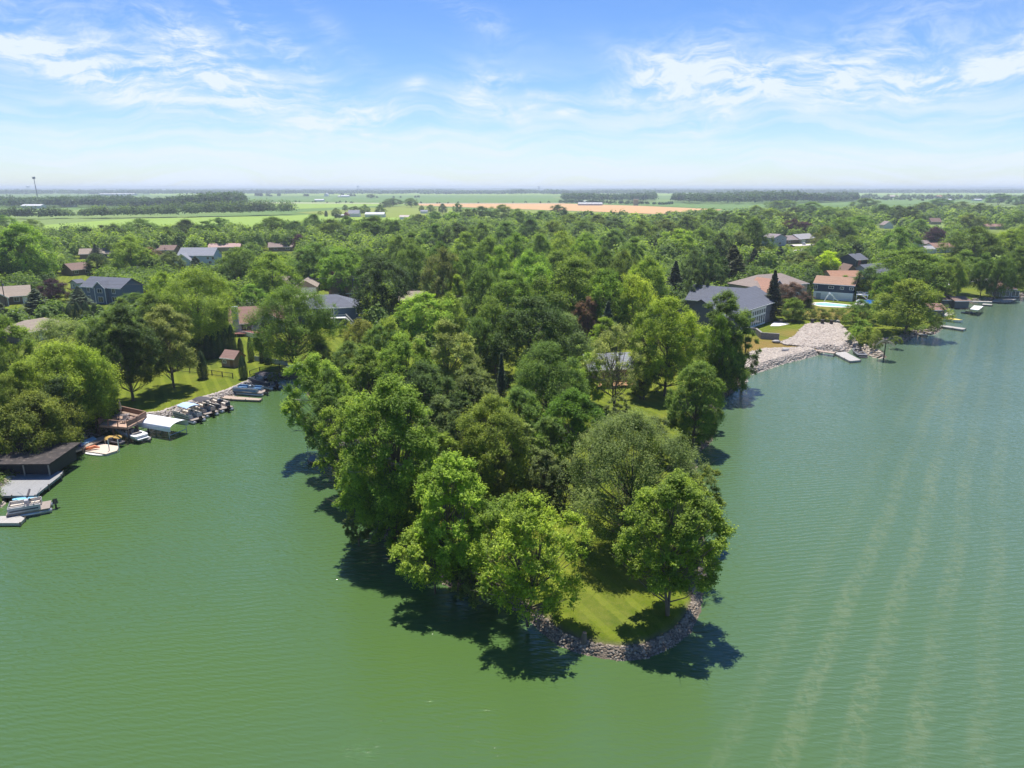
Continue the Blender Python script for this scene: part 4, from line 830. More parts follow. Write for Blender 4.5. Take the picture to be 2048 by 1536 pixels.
# lower-left: pale dock, grey deck, boathouse
deck('floating_dock', 'white floating dock in front of the lower left pontoon boat', 'dock', [(-60,1046),(40,1046),(50,1036),(38,1031),(-60,1034)], .45, PLANKW, .35)
dk, _ = deck('lakeside_deck', 'large grey deck in front of the black boathouse', 'deck', [(-70,992),(70,991),(122,950),(126,942),(-70,948)], .85, PLANKG, .3)
bx_, by_, brz, bl = line(-70, 953, 101, 952, .85)
bh = thing('boathouse', 'black open-fronted boathouse with a mottled flat roof on the grey deck', 'boathouse', (bx_, by_, .86), brz); BW = mat('black_boards', (.022,.026,.032), .7, .2, 3); D_ = 6.2
mb = MB(); mb.box(0, D_-.08, 0, bl, .16, 1.85); mb.box(0, .75, 0, bl-.4, .14, 1.8); mb.box(bl/2-.08, D_/2, 0, .16, D_-.34, 1.85); mb.box(-bl/2+.08, D_/2, 0, .16, D_-.34, 1.85); mb.build('wall', BW, bh)  # black panel added behind the posts stands for the unlit interior
[MB().box(bl/2-.12-i*3.3, .1, 0, .14, .14, 1.8).build('post', mat('post_grey',(.25,.24,.22),.8), bh) for i in range(4)]
rm = bpy.data.materials.new('mottled_roof'); rm.use_nodes = True; t = rm.node_tree; b = t.nodes['Principled BSDF']; c_ = N(t, 'ShaderNodeTexCoord')
L(t, ramp(t, noise(t, c_.outputs['Object'], 1.6, 8, .7), [(.40,(.030,.025,.024)),(.58,(.055,.045,.04)),(.74,(.20,.17,.14))]), b.inputs['Base Color']); b.inputs['Roughness'].default_value = .95
MB().add([(-bl/2-.5,-.7,1.85),(bl/2+.6,-.7,1.85),(bl/2+.6,D_+.5,2.15),(-bl/2-.5,D_+.5,2.15),(-bl/2-.5,-.7,2.0),(bl/2+.6,-.7,2.0),(bl/2+.6,D_+.5,2.3),(-bl/2-.5,D_+.5,2.3)], [(3,2,1,0),(4,5,6,7),(0,1,5,4),(1,2,6,5),(2,3,7,6),(3,0,4,7)]).build('roof', rm, bh)
def board(name, lab, cat, u1, v1, u2, v2, z, W, L_, m, up=.12, nose=.6):
    x, y, rz, _l = line(u1, v1, u2, v2, z); n = 16; pts = []
    for k in range(n): a = 2*pi*k/n; pts.append((L_/2*cos(a), W/2*math.copysign(abs(sin(a))**nose, sin(a))))
    o = MB().prism(pts, 0, up).build(name, m); o.location = (x, y, z); o.rotation_euler = (0, 0, rz); return tag(o, lab, cat)
board('paddle_board', 'white paddle board floating beside the tan floating dock', 'paddle board', 169, 906, 211, 911, .05, .95, 3.4, GELW)
board('kayak', 'light blue kayak lying between the grey deck and the lower left pontoon boat', 'kayak', 34, 1003, 72, 1001, .3, .8, 3.2, mat('sky_blue_plastic',(.22,.52,.72),.4), .35)
deck('timber_dock', 'brown timber dock with two chairs beside the black boathouse', 'dock', [(103,903),(134,907.5),(165,897),(140,884)], .9, PLANK, .25)
deck('timber_walkway', 'narrow timber walkway from the brown dock to the raised deck', 'dock', [(165,897),(212,876),(206,872),(152,890)], .85, PLANK, .2)
deck('swim_float', 'tan floating platform with white posts in front of the raised deck', 'dock', [(166,901),(212,908),(234,901),(238,892),(196,886)], .35, mat('float_tan',(.52,.44,.36),.8,.15), .35, False)
o, lc = deck('swim_mat', 'light blue boat ramp mat on the timber walkway', 'mat', [(148,889),(158,893),(193,877),(186,873)], 1.0, mat('aqua_mat',(.36,.56,.70),.6), .12, False)
pl = thing('mooring_pole', 'white mooring poles at the corner of the tan floating platform', 'pole', (*px(219,902,.3)[:2], .35)); MB().tube([(0,0,-1),(0,0,1.7)], .07, 6).build('pole', WHITE, pl); MB().tube([(1.1,.6,-1),(1.1,.6,1.5)], .07, 6).build('pole', WHITE, pl)
kp = px(186, 899, .35); tt = MB(); tt.tube([(-.9,-.2,.22),(-.3,-.25,.32),(.3,.1,.42),(.9,.3,.25)], [.16,.26,.26,.1], 8); o = tt.build('inflatable_toy', mat('orange_vinyl',(.72,.22,.10),.5)); o.location = kp; tag(o, 'orange inflatable toy lying on the tan floating platform', 'inflatable')
gc = thing('gold_cover', 'gold tarpaulin cover over the lift beside the raised deck', 'cover', (*px(227,872,1.2)[:2], 0), R(20))
mb = MB(); n = 6; vs = [(-1.2+2.4*i/4, -.8+1.6*j/n, .9+.35*sin(pi*j/n)+.06*(i % 2)) for i in range(5) for j in range(n+1)]
mb.add(vs, [(i*(n+1)+j,(i+1)*(n+1)+j,(i+1)*(n+1)+j+1,i*(n+1)+j+1) for i in range(4) for j in range(n)]); mb.build('canvas', mat('gold_canvas',(.42,.27,.07),.8), gc)
mb = MB(); [mb.tube([(a,b_,0),(a,b_,.95)], .04, 5) for a in (-1.1,1.1) for b_ in (-.75,.75)]; mb.build('frame', ALU, gc)
def chair(lab, u, v, z, rz, m, name='lounge_chair', group=None):
    o = thing(name, lab, 'chair', (*px(u, v, z)[:2], z), rz, group)
    MB().add([(-.3,-.3,.32),(.3,-.3,.32),(.3,.3,.40),(-.3,.3,.40),(-.3,-.3,.36),(.3,-.3,.36),(.3,.3,.44),(-.3,.3,.44)], [(3,2,1,0),(4,5,6,7),(0,1,5,4),(1,2,6,5),(2,3,7,6),(3,0,4,7)]).build('seat', m, o)
    MB().add([(-.3,-.28,.34),(.3,-.28,.34),(.32,-.62,1.05),(-.32,-.62,1.05),(-.3,-.34,.34),(.3,-.34,.34),(.32,-.68,1.05),(-.32,-.68,1.05)], [(0,1,2,3),(7,6,5,4),(0,3,7,4),(1,5,6,2),(3,2,6,7)]).build('backrest', m, o)
    for s in (-1, 1): MB().box(s*.37, 0, .55, .12, .75, .05).build('armrest', m, o)
    for a, b_ in ((-.34,.3),(.34,.3),(-.34,-.35),(.34,-.35)): MB().box(a, b_, 0, .07, .07, .55).build('leg', m, o)
CH = mat('chair_grey', (.20,.17,.16), .7)
chair('dark grey chair at the outer end of the brown timber dock', 119, 895, .9, R(-60), CH); chair('second dark grey chair, the one nearer the bank on the brown timber dock', 127, 890, .9, R(-60), CH)
pp = thing('potted_plant', 'leafy potted plant in a blue pot on the timber dock corner', 'plant', (*px(160,893,.9)[:2], .9)); MB().tube([(0,0,0),(0,0,.5)], [.2,.3], 10).build('pot', mat('blue_pot',(.02,.05,.25),.3), pp)
c, lo = crown_mesh('leaves', 1.6, 1.3, 200, 500, .22, 10, .3); q = link('leaves', c, pp); q.color = (.08,.2,.03,1); q.location.z = .3
# raised deck
z_ = 2.5; rd, rl = deck('raised_deck', 'raised timber deck on posts with railing and furled umbrella over the water', 'deck', [(198,850),(255,855),(293,835),(240,823)], z_, mat('cedar_deck',(.40,.27,.20),.8,.15,4), .35, False)
mb = MB()
for i in range(4):
    a, b_ = rl[i], rl[(i+1) % 4]
    for f in ((0, .5) if i != 3 else (0,)): mb.box(a[0]+(b_[0]-a[0])*f*.96, a[1]+(b_[1]-a[1])*f*.96, -1.5, .2, .2, z_+1.1)
mb.build('posts', mat('post_dark',(.10,.075,.06),.9), rd)
mb = MB(); cm_ = mat('rail_brown',(.22,.13,.095),.8)
for i in range(4):
    a, b_ = rl[i], rl[(i+1) % 4]; Ls = hypot(b_[0]-a[0], b_[1]-a[1]); an = atan2(b_[1]-a[1], b_[0]-a[0]); k = int(Ls/1.7)
    mb.box((a[0]+b_[0])/2, (a[1]+b_[1])/2, z_+.95, Ls, .2, .07, an)
    for j in range(k+1): mb.box(a[0]+(b_[0]-a[0])*j/k, a[1]+(b_[1]-a[1])*j/k, z_, .11, .11, .95, an)
    if i in (2, 3, 1): mb.box((a[0]+b_[0])/2, (a[1]+b_[1])/2, z_+.12, Ls, .04, .72, an)
mb.build('railing', cm_, rd)
mb = MB(); a, b_ = np.array(rl[2])*.78, np.array(rl[3])*.78; mb.tube([(*a, z_+.25), (*b_, z_+.25)], .22, 4); mb.build('bench', mat('bench_tan',(.45,.33,.25),.8), rd)
um = thing('patio_umbrella', 'furled beige umbrella standing at the back of the raised deck', 'umbrella', (*px(242,828,z_)[:2], z_)); MB().tube([(0,0,0),(0,0,1.0)], .035, 6).build('pole', ALU, um); MB().tube([(0,0,.7),(0,0,1.0),(0,0,2.0),(0,0,2.5)], [.2,.25,.16,.03], 8).build('furled_canopy', mat('beige_canvas',(.42,.36,.30),.9), um)
tb = thing('patio_table', 'dark patio table on the raised deck below the umbrella', 'table', (*px(247,838,z_)[:2], z_), R(15)); MB().box(0,0,.68,1.9,1.0,.06).build('table_top', CH, tb)
for a in (-.8,.8):
    for b_ in (-.4,.4): MB().box(a,b_,0,.06,.06,.68).build('leg', CH, tb)
for i, (u, v, r_) in enumerate(((232,838,90),(262,841,-80),(247,846,180))): chair(('dark patio chair at the left end of the raised deck table','dark patio chair at the right end of the raised deck table','dark patio chair on the lake side of the raised deck table')[i], u, v, z_, R(r_), CH, 'patio_chair')
# boat lift with arched canopy
x, y, rz, l_ = line(285, 847, 345, 857, 1.7); bl_ = thing('boat_lift', 'boat lift with an arched white canopy on posts', 'boat lift', (x, y+1.4, 0), rz); l_ = 7.6
mb = MB(); n = 10; W2 = 1.8; vs = []
for i in range(2):
    for j in range(n+1): a = pi*j/n; vs.append(((-l_/2, l_/2)[i], -W2*cos(a), 1.75+.75*sin(a)**.8))
vs += [(-l_/2,-W2,1.25),(l_/2,-W2,1.25),(-l_/2,W2,1.25),(l_/2,W2,1.25)]
mb.add(vs, [(j, n+1+j, n+2+j, j+1) for j in range(n)]+[(2*n+2, 2*n+3, n+1, 0), (n, 2*n+1, 2*n+5, 2*n+4), tuple(range(0, n+1))[::-1]+(2*n+2, 2*n+4)]); mb.build('canopy', mat('white_canvas',(.74,.76,.80),.6,.04), bl_)
mb = MB(); [mb.tube([(a,b_,-1.5),(a,b_,1.3)], .07, 6) for a in (-l_/2+.4, l_/2-.5) for b_ in (-W2+.1, W2-.1)]; [mb.tube([(a,-W2+.1,.6),(a,W2-.1,.6)], .06, 6) for a in (-l_/2+.4, l_/2-.5)]; [mb.tube([(-l_/2+.4,b_,1.25),(l_/2-.5,b_,1.25)], .05, 6) for b_ in (-W2+.1, W2-.1)]; mb.build('lift_frame', ALU, bl_)
deck('timber_dock', 'low tan dock along the bank left of the blue and white pontoon boat', 'dock', [(444,796),(462,798),(520,800.5),(524,797),(450,791)], .4, PLANK, .25)
deck('boat_slip_walk', 'narrow plank dock under the raised deck and white lift canopy', 'dock', [(268,876),(300,879),(302,874),(270,871)], .5, PLANKG, .2)
deck('old_dock', 'small grey dock frame under the maple at the mouth of the cove', 'dock', [(616,922),(668,920),(668,910),(620,911)], .5, PLANKG, .15)
rr_ = thing('dock_railing', 'thin metal handrail above the small grey dock at the cove mouth', 'railing', (*px(640,915,.5)[:2], .5)); mb = MB(); [mb.tube([(a,0,-1.5),(a,0,1.8)], .035, 5) for a in (-1.7,0,1.5)]; [mb.tube([(-1.7,0,z0),(1.5,0,z0)], .03, 5) for z0 in (.9,1.75)]; mb.build('rail', ALU, rr_)
# right shore docks
d1, _ = deck('white_dock', 'white dock with a tan centre at the stone beach beside the wake boat', 'dock', [(1668,706),(1700,722),(1722,720),(1690,703)], .5, PLANKW, .4)
deck('dock_walkway', 'long thin timber gangway from the stone beach to the white dock', 'dock', [(1604,697.5),(1668,707),(1671,704.5),(1606,695)], .8, PLANK, .15)
deck('long_white_dock', 'long thin white dock on the right shore below the yellow speedboat', 'dock', [(1866,650),(1926,659),(1932,656.5),(1868,647.5)], .6, PLANKW, .2)
deck('short_dock', 'short white dock beside the lone bank tree, nearer the lake of the two', 'dock', [(1832,667),(1853,671),(1855,669),(1834,665.5)], .5, PLANKW, .2)
deck('short_dock', 'short white dock beside the lone bank tree, farther one of the two', 'dock', [(1842,663.5),(1862,666.5),(1863,664.8),(1843,662)], .5, PLANKW, .2)
deck('pale_deck', 'pale timber deck beside the brown boathouse roof above the yellow speedboat', 'deck', [(1884,632),(1899,632),(1910,625.5),(1896,623)], 1.0, PLANKW, .2)
house('boathouse', 'rust-brown boathouse roof beside the lone bank tree on the right shore', (1862,634),(1888,634), 6.5, 2.2, 1.3, 'gx', ('dark_grey',(.13,.14,.15)), ('redbrown',(.27,.15,.12)), cat='boathouse', lmk='the rust-brown boathouse', base=.6)
house('boathouse', 'brown flat boathouse roof, left of the pair behind the small jet ski', (1884,612),(1908,612), 7, 2.0, .9, 'gx', ('dark_grey',(.13,.14,.15)), RBRN, cat='boathouse', lmk='the pair of brown boathouses', base=.6)
house('boathouse', 'brown flat boathouse roof, right of the pair behind the small jet ski', (1909,614),(1937,614), 7, 2.0, .9, 'gx', ('dark_grey',(.13,.14,.15)), RBRN, cat='boathouse', lmk='the pair of brown boathouses', base=.6)
house('boathouse', 'open dark boathouse with a brown hip roof farthest along the right shore', (1992,595),(2028,596), 9, 3.2, 2.2, 'hip', ('dark_grey',(.13,.14,.15)), ('redbrown',(.27,.15,.12)), [(-3,.6,2.2,1.8,'f'),(0,.6,2.2,1.8,'f'),(3,.6,2.2,1.8,'f')], cat='boathouse', lmk='the hip-roofed boathouse', base=.8)
deck('concrete_dock', 'long low concrete dock in front of the farthest hip-roofed boathouse', 'dock', [(1984,602),(2018,603),(2034,598),(2030,596.5),(1990,598)], .6, PLANKW, .4)
deck('short_dock', 'thin pale dock left of the hip-roofed boathouse', 'dock', [(1964,609),(1984,610),(1985,608.4),(1966,606.8)], .5, PLANKW, .2)
deck('boat_shelter', 'flat white boat shelter roof beside the small jet ski on the right shore', 'shelter', [(1940,618),(1957,620),(1967,612.5),(1948,611)], 1.9, WHITE, .15)
deck('seawall_walk', 'pale walk along the seawall left of the farthest boathouse', 'path', [(1944,603),(1984,604),(1984,602.5),(1944,601.5)], .9, PLANKW, .4, False)
# fake palm on the rock spit
pm = thing('palm_tree', 'small dark palm-shaped pole with drooping fronds at the end of the rock spit', 'palm tree', (*px(1767,718,.3)[:2], 0)); mb = MB(); mb.tube([(0,0,-1),(.05,0,2),(0,0,4.2)], [.16,.12,.10], 7); mb.build('trunk', mat('palm_trunk',(.04,.03,.025),.9), pm)
V = []; rg = np.random.default_rng(4)
for k in range(14):
    a = 2*pi*k/14+rg.uniform(-.15,.15)
    for s in np.linspace(.1, 1, 12):
        r_ = 1.9*s; z0 = 4.2+.55*sin(pi*s*.8)-.9*s*s
        for sd in (-1, 1):
            q = np.array((r_*cos(a), r_*sin(a), z0)); t_ = np.array((-sin(a)*sd, cos(a)*sd, -.5))*.42; f_ = np.array((cos(a), sin(a), 0))*.13
            V += [q-f_*.5, q+f_*.5, q+t_+f_, q+t_]
o = link('fronds', quad_mesh('fronds', np.array(V), NEEDLE, np.ones(len(V)//4)), pm); o.color = (.05,.06,.03,1)
# sheds, fences, walls, pools
house('garden_shed', 'small brown wooden shed on the lawn among the columnar evergreens', (444,733),(470,736), 3.2, 2.0, 1.3, 'gx', ('cedar',(.30,.20,.15)), ('cedar_roof',(.28,.17,.14)), [(-.9,.9,.7,.6,'f')], [(1.0,.8,1.7,'brown')], cat='shed', lmk='the brown garden shed', base=.95, oh=.25)
def fence(name, lab, pts, hgt, m, gap=.15, bw=.1, z=.95, rails=2, solid=False):
    W_ = [px(u, v, z) for u, v in pts]; o = thing(name, lab, 'fence', W_[0]); x0, y0, _ = W_[0]; pk = MB(); ps = MB(); rl_ = MB()
    for A, B in zip(W_, W_[1:]):
        Ls = hypot(B[0]-A[0], B[1]-A[1]); an = atan2(B[1]-A[1], B[0]-A[0]); k = max(1, int(Ls/2.4))
        for j in range(k+1): ps.box(A[0]-x0+(B[0]-A[0])*j/k, A[1]-y0+(B[1]-A[1])*j/k, -.1, .12, .12, hgt+.15, an)
        for r_ in range(rails): rl_.box((A[0]+B[0])/2-x0, (A[1]+B[1])/2-y0, hgt*(.15+.8*r_/max(1, rails-1)), Ls, .05, .08, an)
        if solid: pk.box((A[0]+B[0])/2-x0, (A[1]+B[1])/2-y0, .08, Ls, .035, hgt-.12, an)
        elif gap:
            q = int(Ls/gap)
            for j in range(q): pk.box(A[0]-x0+(B[0]-A[0])*(j+.5)/q, A[1]-y0+(B[1]-A[1])*(j+.5)/q, .08, bw*.5, .03, hgt-.1, an)
    ps.build('posts', m, o); rl_.build('rails', m, o)
    if pk.v: pk.build('panels' if solid else 'pickets', m, o)
    return o
fence('white_fence', 'solid white fence in front of the chimneyed house deck', [(464,668),(490,672),(515,678)], 1.2, WHITE, solid=True)
fence('wire_fence', 'low black fence crossing the sunny lawn', [(356,743),(404,748),(466,757)], 1.1, DARKM, .35, .03)
fence('wire_fence', 'low black fence at the head of the cove beside the evergreens', [(500,752),(520,745),(560,738)], 1.1, DARKM, .35, .03)
fence('board_fence', 'grey-white board fence behind the columnar evergreens at the cove head', [(510,722),(540,727),(575,732)], 1.1, mat('pale_boards',(.42,.45,.46),.8), solid=True)
sheet('patio', [(588,727),(640,730),(640,738),(590,739),(570,734)], mat('concrete', (.46,.44,.42), .9, .1, .5), 1.03)
sheet('driveway', [(14,622),(52,622),(62,640),(38,640)], mat('concrete_grey', (.36,.37,.40), .9, .1, .5), 1.03)
sheet('driveway', [(588,590),(640,589),(660,594),(600,597),(580,594)], mat('concrete', (.46,.44,.42), .9, .1, .5), 1.03)
sheet('patio', [(1540,652),(1558,652),(1580,648),(1566,643),(1548,643)], mat('pale_slab', (.62,.60,.57), .8, .06, .5), 1.03)
def blockwall(name, lab, pts, hgt, m, z0=.3, th=.5, cat='wall'):
    W_ = [px(u, v, z0+hgt) for u, v in pts]; mb = MB(); x0, y0 = W_[0][:2]
    for A, B in zip(W_, W_[1:]): mb.box((A[0]+B[0])/2-x0, (A[1]+B[1])/2-y0, 0, hypot(B[0]-A[0], B[1]-A[1])+th*.5, th, hgt, atan2(B[1]-A[1], B[0]-A[0]))
    o = mb.build(name, m); o.location = (x0, y0, z0); return tag(o, lab, cat)
bm_ = bpy.data.materials.new('block_wall'); bm_.use_nodes = True; t = bm_.node_tree; b = t.nodes['Principled BSDF']; c_ = N(t, 'ShaderNodeTexCoord'); br = N(t, 'ShaderNodeTexBrick')
mp = N(t, 'ShaderNodeMapping'); mp.inputs['Rotation'].default_value = (R(90), 0, 0); L(t, c_.outputs['Object'], mp.inputs['Vector']); L(t, mp.outputs[0], br.inputs['Vector'])
br.inputs['Color1'].default_value = (.30,.28,.26,1); br.inputs['Color2'].default_value = (.20,.19,.18,1); br.inputs['Mortar'].default_value = (.09,.09,.09,1); br.inputs['Scale'].default_value = 1.3; L(t, br.outputs['Color'], b.inputs['Base Color']); b.inputs['Roughness'].default_value = .9
blockwall('retaining_wall', 'grey block retaining wall below the large slate-roofed house', [(1488,655),(1512,656),(1524,665),(1558,667)], 1.7, bm_, .9)
rb = MB()
ip = thing('swimming_pool', 'pale turquoise in-ground pool with a white slide below the navy and white house', 'pool', (*px(1664,609,1)[:2], 1.0)); 
W_ = [px(u, v, 1) for u, v in ((1622,609),(1640,613),(1698,616),(1712,611),(1650,604.5),(1628,605))]; cx, cyy = ip.location[:2]
MB().prism([(p[0]-cx, p[1]-cyy) for p in W_], -.3, .06).build('pool_coping', mat('pool_deck',(.60,.56,.50),.8), ip)
W_ = [px(u, v, 1) for u, v in ((1628,609),(1644,611.6),(1692,614),(1702,611),(1652,606),(1634,606.3))]
pwm = mat('pool_water', (.38,.66,.68), .08, .08, .8, .4, 3); MB().prism([(p[0]-cx, p[1]-cyy) for p in W_], -.2, .068).build('pool_water', pwm, ip)
sl = thing('pool_slide', 'tall white curved slide standing at the back edge of the turquoise pool', 'slide', (*px(1657,604,1)[:2], 1.0), R(-15)); mb = MB(); 
pts_ = [(-.3,0,2.6),(.3,0,2.65),(1.0,0,2.1),(1.8,0,1.1),(2.6,0,.5),(3.0,0,.4)]
for a, b_ in zip(pts_, pts_[1:]): mb.add([(a[0],-.35,a[2]),(b_[0],-.35,b_[2]),(b_[0],.35,b_[2]),(a[0],.35,a[2]),(a[0],-.45,a[2]+.3),(b_[0],-.45,b_[2]+.3),(b_[0],.45,b_[2]+.3),(a[0],.45,a[2]+.3)], [(0,1,2,3),(0,4,5,1),(3,2,6,7)])
mb.build('chute', GELW, sl); mb = MB(); [mb.tube([(-1.5,s,0),(-.3,s,2.6),(-.2,s,3.2),(.3,s,3.0)], .06, 5) for s in (-.4,.4)]; [mb.tube([(-1.5+1.2*k/6,-.4,2.6*k/6),(-1.5+1.2*k/6,.4,2.6*k/6)], .04, 5) for k in range(1,6)]; mb.tube([(1.5,0,0),(1.5,0,1.4)], .06, 5); mb.build('ladder', WHITE, sl)
rp = thing('round_pool', 'bright blue above-ground pool with white rim beside the lone bank tree', 'pool', (*px(1746,611,1)[:2], 1.0)); rad = 5.2
mb = MB(); n = 28; mb.tube([(0,0,-.2),(0,0,1.15)], rad, n); mb.build('pool_wall', GELW, rp); MB().tube([(0,0,.9),(0,0,1.19)], rad-.35, n).build('pool_water', mat('deep_pool',(.02,.14,.50),.08,.15,.6,.4,3), rp)
deck('pool_deck', 'grey raised wooden deck joining the navy house and the bright blue pool', 'deck', [(1706,612),(1726,612),(1738,600),(1716,598)], 2.1, mat('weathered_wood',(.38,.37,.36),.8), .2)
sheet('road', [(1500,524),(1522,514),(1560,505),(1600,498),(1622,494),(1650,495),(1700,498),(1760,500),(1760,502.5),(1690,502),(1640,500),(1612,502),(1570,511),(1540,518),(1516,530)], mat('street_concrete', (.50,.46,.43), .9, .08, .3), 1.04)
sheet('driveway', [(1580,489),(1640,487),(1640,489),(1600,492),(1580,491.5)], mat('street_concrete', (.50,.46,.43), .9, .08, .3), 1.05)
sheet('road', [(1290,492),(1440,484),(1440,487),(1290,496)], mat('street_concrete', (.50,.46,.43), .9, .08, .3), 1.04)
sheet('patio', [(1890,566),(1935,560),(1990,556),(1990,559),(1940,564),(1900,571)], mat('pale_slab', (.62,.60,.57), .8, .06, .5), 1.03)
def car(lab, u, v, rz, c, z=1.05, sc_=1.0, group=None):
    o = thing('parked_car', lab, 'car', (*px(u, v, z)[:2], z), R(rz), group); m = mat('car_'+c[0], c[1], .25, .05, spec=.7)
    MB().ext([(-2.2,.3),(2.2,.3),(2.25,.7),(1.2,.85),(-2.2,.95)], -.88, .88).build('body', m, o); MB().ext([(-1.9,.93),(.95,.88),(.35,1.42),(-1.4,1.45)], -.76, .76).build('cabin', GLASS, o); MB().ext([(-1.4,1.46),(.35,1.43),(.3,1.5),(-1.3,1.52)], -.74, .74).build('car_roof', m, o)
    for a in (-1.35, 1.35):
        for b_ in (-.85, .85): MB().tube([(a, b_-.1, .33), (a, b_+.1, .33)], .33, 10).build('wheel', BLK, o)
car('dark sedan parked in front of the brown ranch on the street', 1582, 494, 10, ('black',(.03,.035,.05)))
car('silver car at the garage of the light grey street house', 1608, 489.5, 60, ('silver',(.5,.52,.55)))
car('teal car parked at the lower bend of the street', 1532, 509, 20, ('teal',(.08,.22,.24)))
car('white van half hidden behind the round tree above the beige house', 1600, 546, 10, ('white',(.7,.72,.74)))
car('white car on the grass at the right edge above the boathouse', 2026, 549, 15, ('white',(.7,.72,.74)))
# mailboxes/bins along the street
for i, (u, v, l_) in enumerate(((1580,510,'left of three'),(1592,508,'middle of three'),(1613,505,'right of three'))):
    b_ = thing('mailbox', 'dark mailbox post on the near verge of the street, '+l_, 'mailbox', (*px(u, v, 1)[:2], 1), 0, 'mailboxes on the street verge'); MB().box(0,0,0,.14,.14,1.0).build('post', DARKM, b_); MB().ext([(-.2,1.0),(.2,1.0),(.2,1.3),(.1,1.42),(-.1,1.42),(-.2,1.3)], -.35, .35).build('box', DARKM, b_)
# power poles and wires
def pole(lab, u, vb, hgt):
    x, y, _ = px(u, vb, 1); o = thing('power_pole', lab, 'power pole', (x, y, 1), 0, 'power poles'); MB().tube([(0,0,-.5),(0,0,hgt)], [.17,.11], 7).build('post', mat('pole_wood',(.12,.09,.07),.9), o); MB().box(0,0,hgt-.7,2.2,.12,.12).build('crossarm', mat('pole_wood',(.12,.09,.07),.9), o)
    MB().tube([(.35,0,hgt-2.0),(.35,0,hgt-1.2)], .2, 8).build('transformer', mat('pole_grey',(.22,.22,.24),.7), o); return (x, y, 1+hgt-.6)
pA = pole('wooden power pole in front of the brown house at the left edge', 12, 612, 8.5); pB = pole('wooden power pole beside the dark blue lake house', 707, 603, 9)
pD = pole('wooden power pole left of the pale blue gabled house', 334, 532, 9)
def wire(lab, A, B, sag):
    pts = [(A[0]+(B[0]-A[0])*t_/16, A[1]+(B[1]-A[1])*t_/16, A[2]+(B[2]-A[2])*t_/16-sag*4*(t_/16)*(1-t_/16)) for t_ in range(17)]
    tag(MB().tube(pts, .035, 4).build('power_line', mat('wire_grey',(.12,.12,.12),.6)), lab, 'wire')
wire('power line crossing in front of the blue-grey two-storey house', pA, pB, 1.6)
pE = px(1000, 600, 9); wire('power line running right from the pole beside the dark blue lake house into the woods', pB, (pE[0], pE[1], 9), 1.0)
# rocks
def rocks(name, lab, pts, sizes, cols, seed, flat=.62, kind='stuff'):
    rg = np.random.default_rng(seed); g_ = (1+5**.5)/2
    B_ = np.array([(-1,g_,0),(1,g_,0),(-1,-g_,0),(1,-g_,0),(0,-1,g_),(0,1,g_),(0,-1,-g_),(0,1,-g_),(g_,0,-1),(g_,0,1),(-g_,0,-1),(-g_,0,1)])/1.9
    Ff = np.array([(0,11,5),(0,5,1),(0,1,7),(0,7,10),(0,10,11),(1,5,9),(5,11,4),(11,10,2),(10,7,6),(7,1,8),(3,9,4),(3,4,2),(3,2,6),(3,6,8),(3,8,9),(4,9,5),(2,4,11),(6,2,10),(8,6,7),(9,8,1)])
    n = len(pts); sc_ = sizes[:, None, None]*rg.uniform(.7, 1.3, (n, 1, 3))*np.array((1, 1, flat)); V = B_[None]*rg.uniform(.78, 1.18, (n, 12, 1))*sc_*.5
    a = rg.uniform(0, 6.28, n); c_, s_ = np.cos(a)[:, None], np.sin(a)[:, None]; V = np.stack([V[..., 0]*c_-V[..., 1]*s_, V[..., 0]*s_+V[..., 1]*c_, V[..., 2]], -1)+pts[:, None, :]
    Fc = (Ff[None]+np.arange(n)[:, None, None]*12).reshape(-1, 3); tint = np.repeat(rg.uniform(0, 1, n), 20)
    m = bpy.data.materials.new(name+'_stone'); m.use_nodes = True; t = m.node_tree; b = t.nodes['Principled BSDF']; at = N(t, 'ShaderNodeAttribute', attribute_name='tint')
    gg = N(t, 'ShaderNodeNewGeometry'); f = noise(t, gg.outputs['Position'], 6, 4, .6); L(t, mixc(t, M(t,'MULTIPLY',f,.5), ramp(t, at.outputs['Fac'], [(i/(len(cols)-1), c) for i, c in enumerate(cols)]), (.14,.12,.11)), b.inputs['Base Color']); b.inputs['Roughness'].default_value = .9
    o = link(name, idx_mesh(name, V.reshape(-1, 3), Fc, m, tint)); tag(o, lab, 'stones', kind=kind) if kind == 'stuff' else tag(o, kind=kind); return o
def in_poly(xy, poly):
    x, y = xy[:, 0], xy[:, 1]; ins = np.zeros(len(x), bool); n = len(poly)
    for i in range(n):
        ax, ay = poly[i]; bx, by = poly[(i+1) % n]; ins ^= ((ay > y) != (by > y)) & (x < (bx-ax)*(y-ay)/((by-ay) or 1e-9)+ax)
    return ins
def ground_z(x, y): s_ = sdf(x, y); return np.where(s_ > 0, .95*np.clip(s_/1.1, 0, 1)**.7, np.maximum(-.6, s_*.55))
def rock_area(poly, n, seed, smin, smax, lift=.0, hill=None):
    W_ = [px(u, v, .7)[:2] for u, v in poly]; xs = [p[0] for p in W_]; ys = [p[1] for p in W_]; rg = np.random.default_rng(seed)
    q = np.stack([rg.uniform(min(xs), max(xs), n*3), rg.uniform(min(ys), max(ys), n*3)], -1); q = q[in_poly(q, W_)][:n]; z0 = ground_z(q[:, 0], q[:, 1])
    keep = z0 > -.5; q = q[keep]; z0 = z0[keep]; return np.column_stack([q, z0+lift+rg.uniform(0, .12, len(q))]), rg.uniform(smin, smax, len(q))
p_, s_ = rock_area([(1482,756),(1487,748),(1484,724),(1500,708),(1530,700),(1580,699),(1612,697),(1640,704),(1632,712),(1560,731),(1520,746),(1488,762)], 6000, 1, .45, .9, .05)
rocks('stone_beach', 'bank of pale pink-grey riprap stones below the large slate-roofed house', p_, s_, [(.36,.31,.28),(.44,.37,.30),(.54,.47,.39),(.34,.30,.26)], 1)
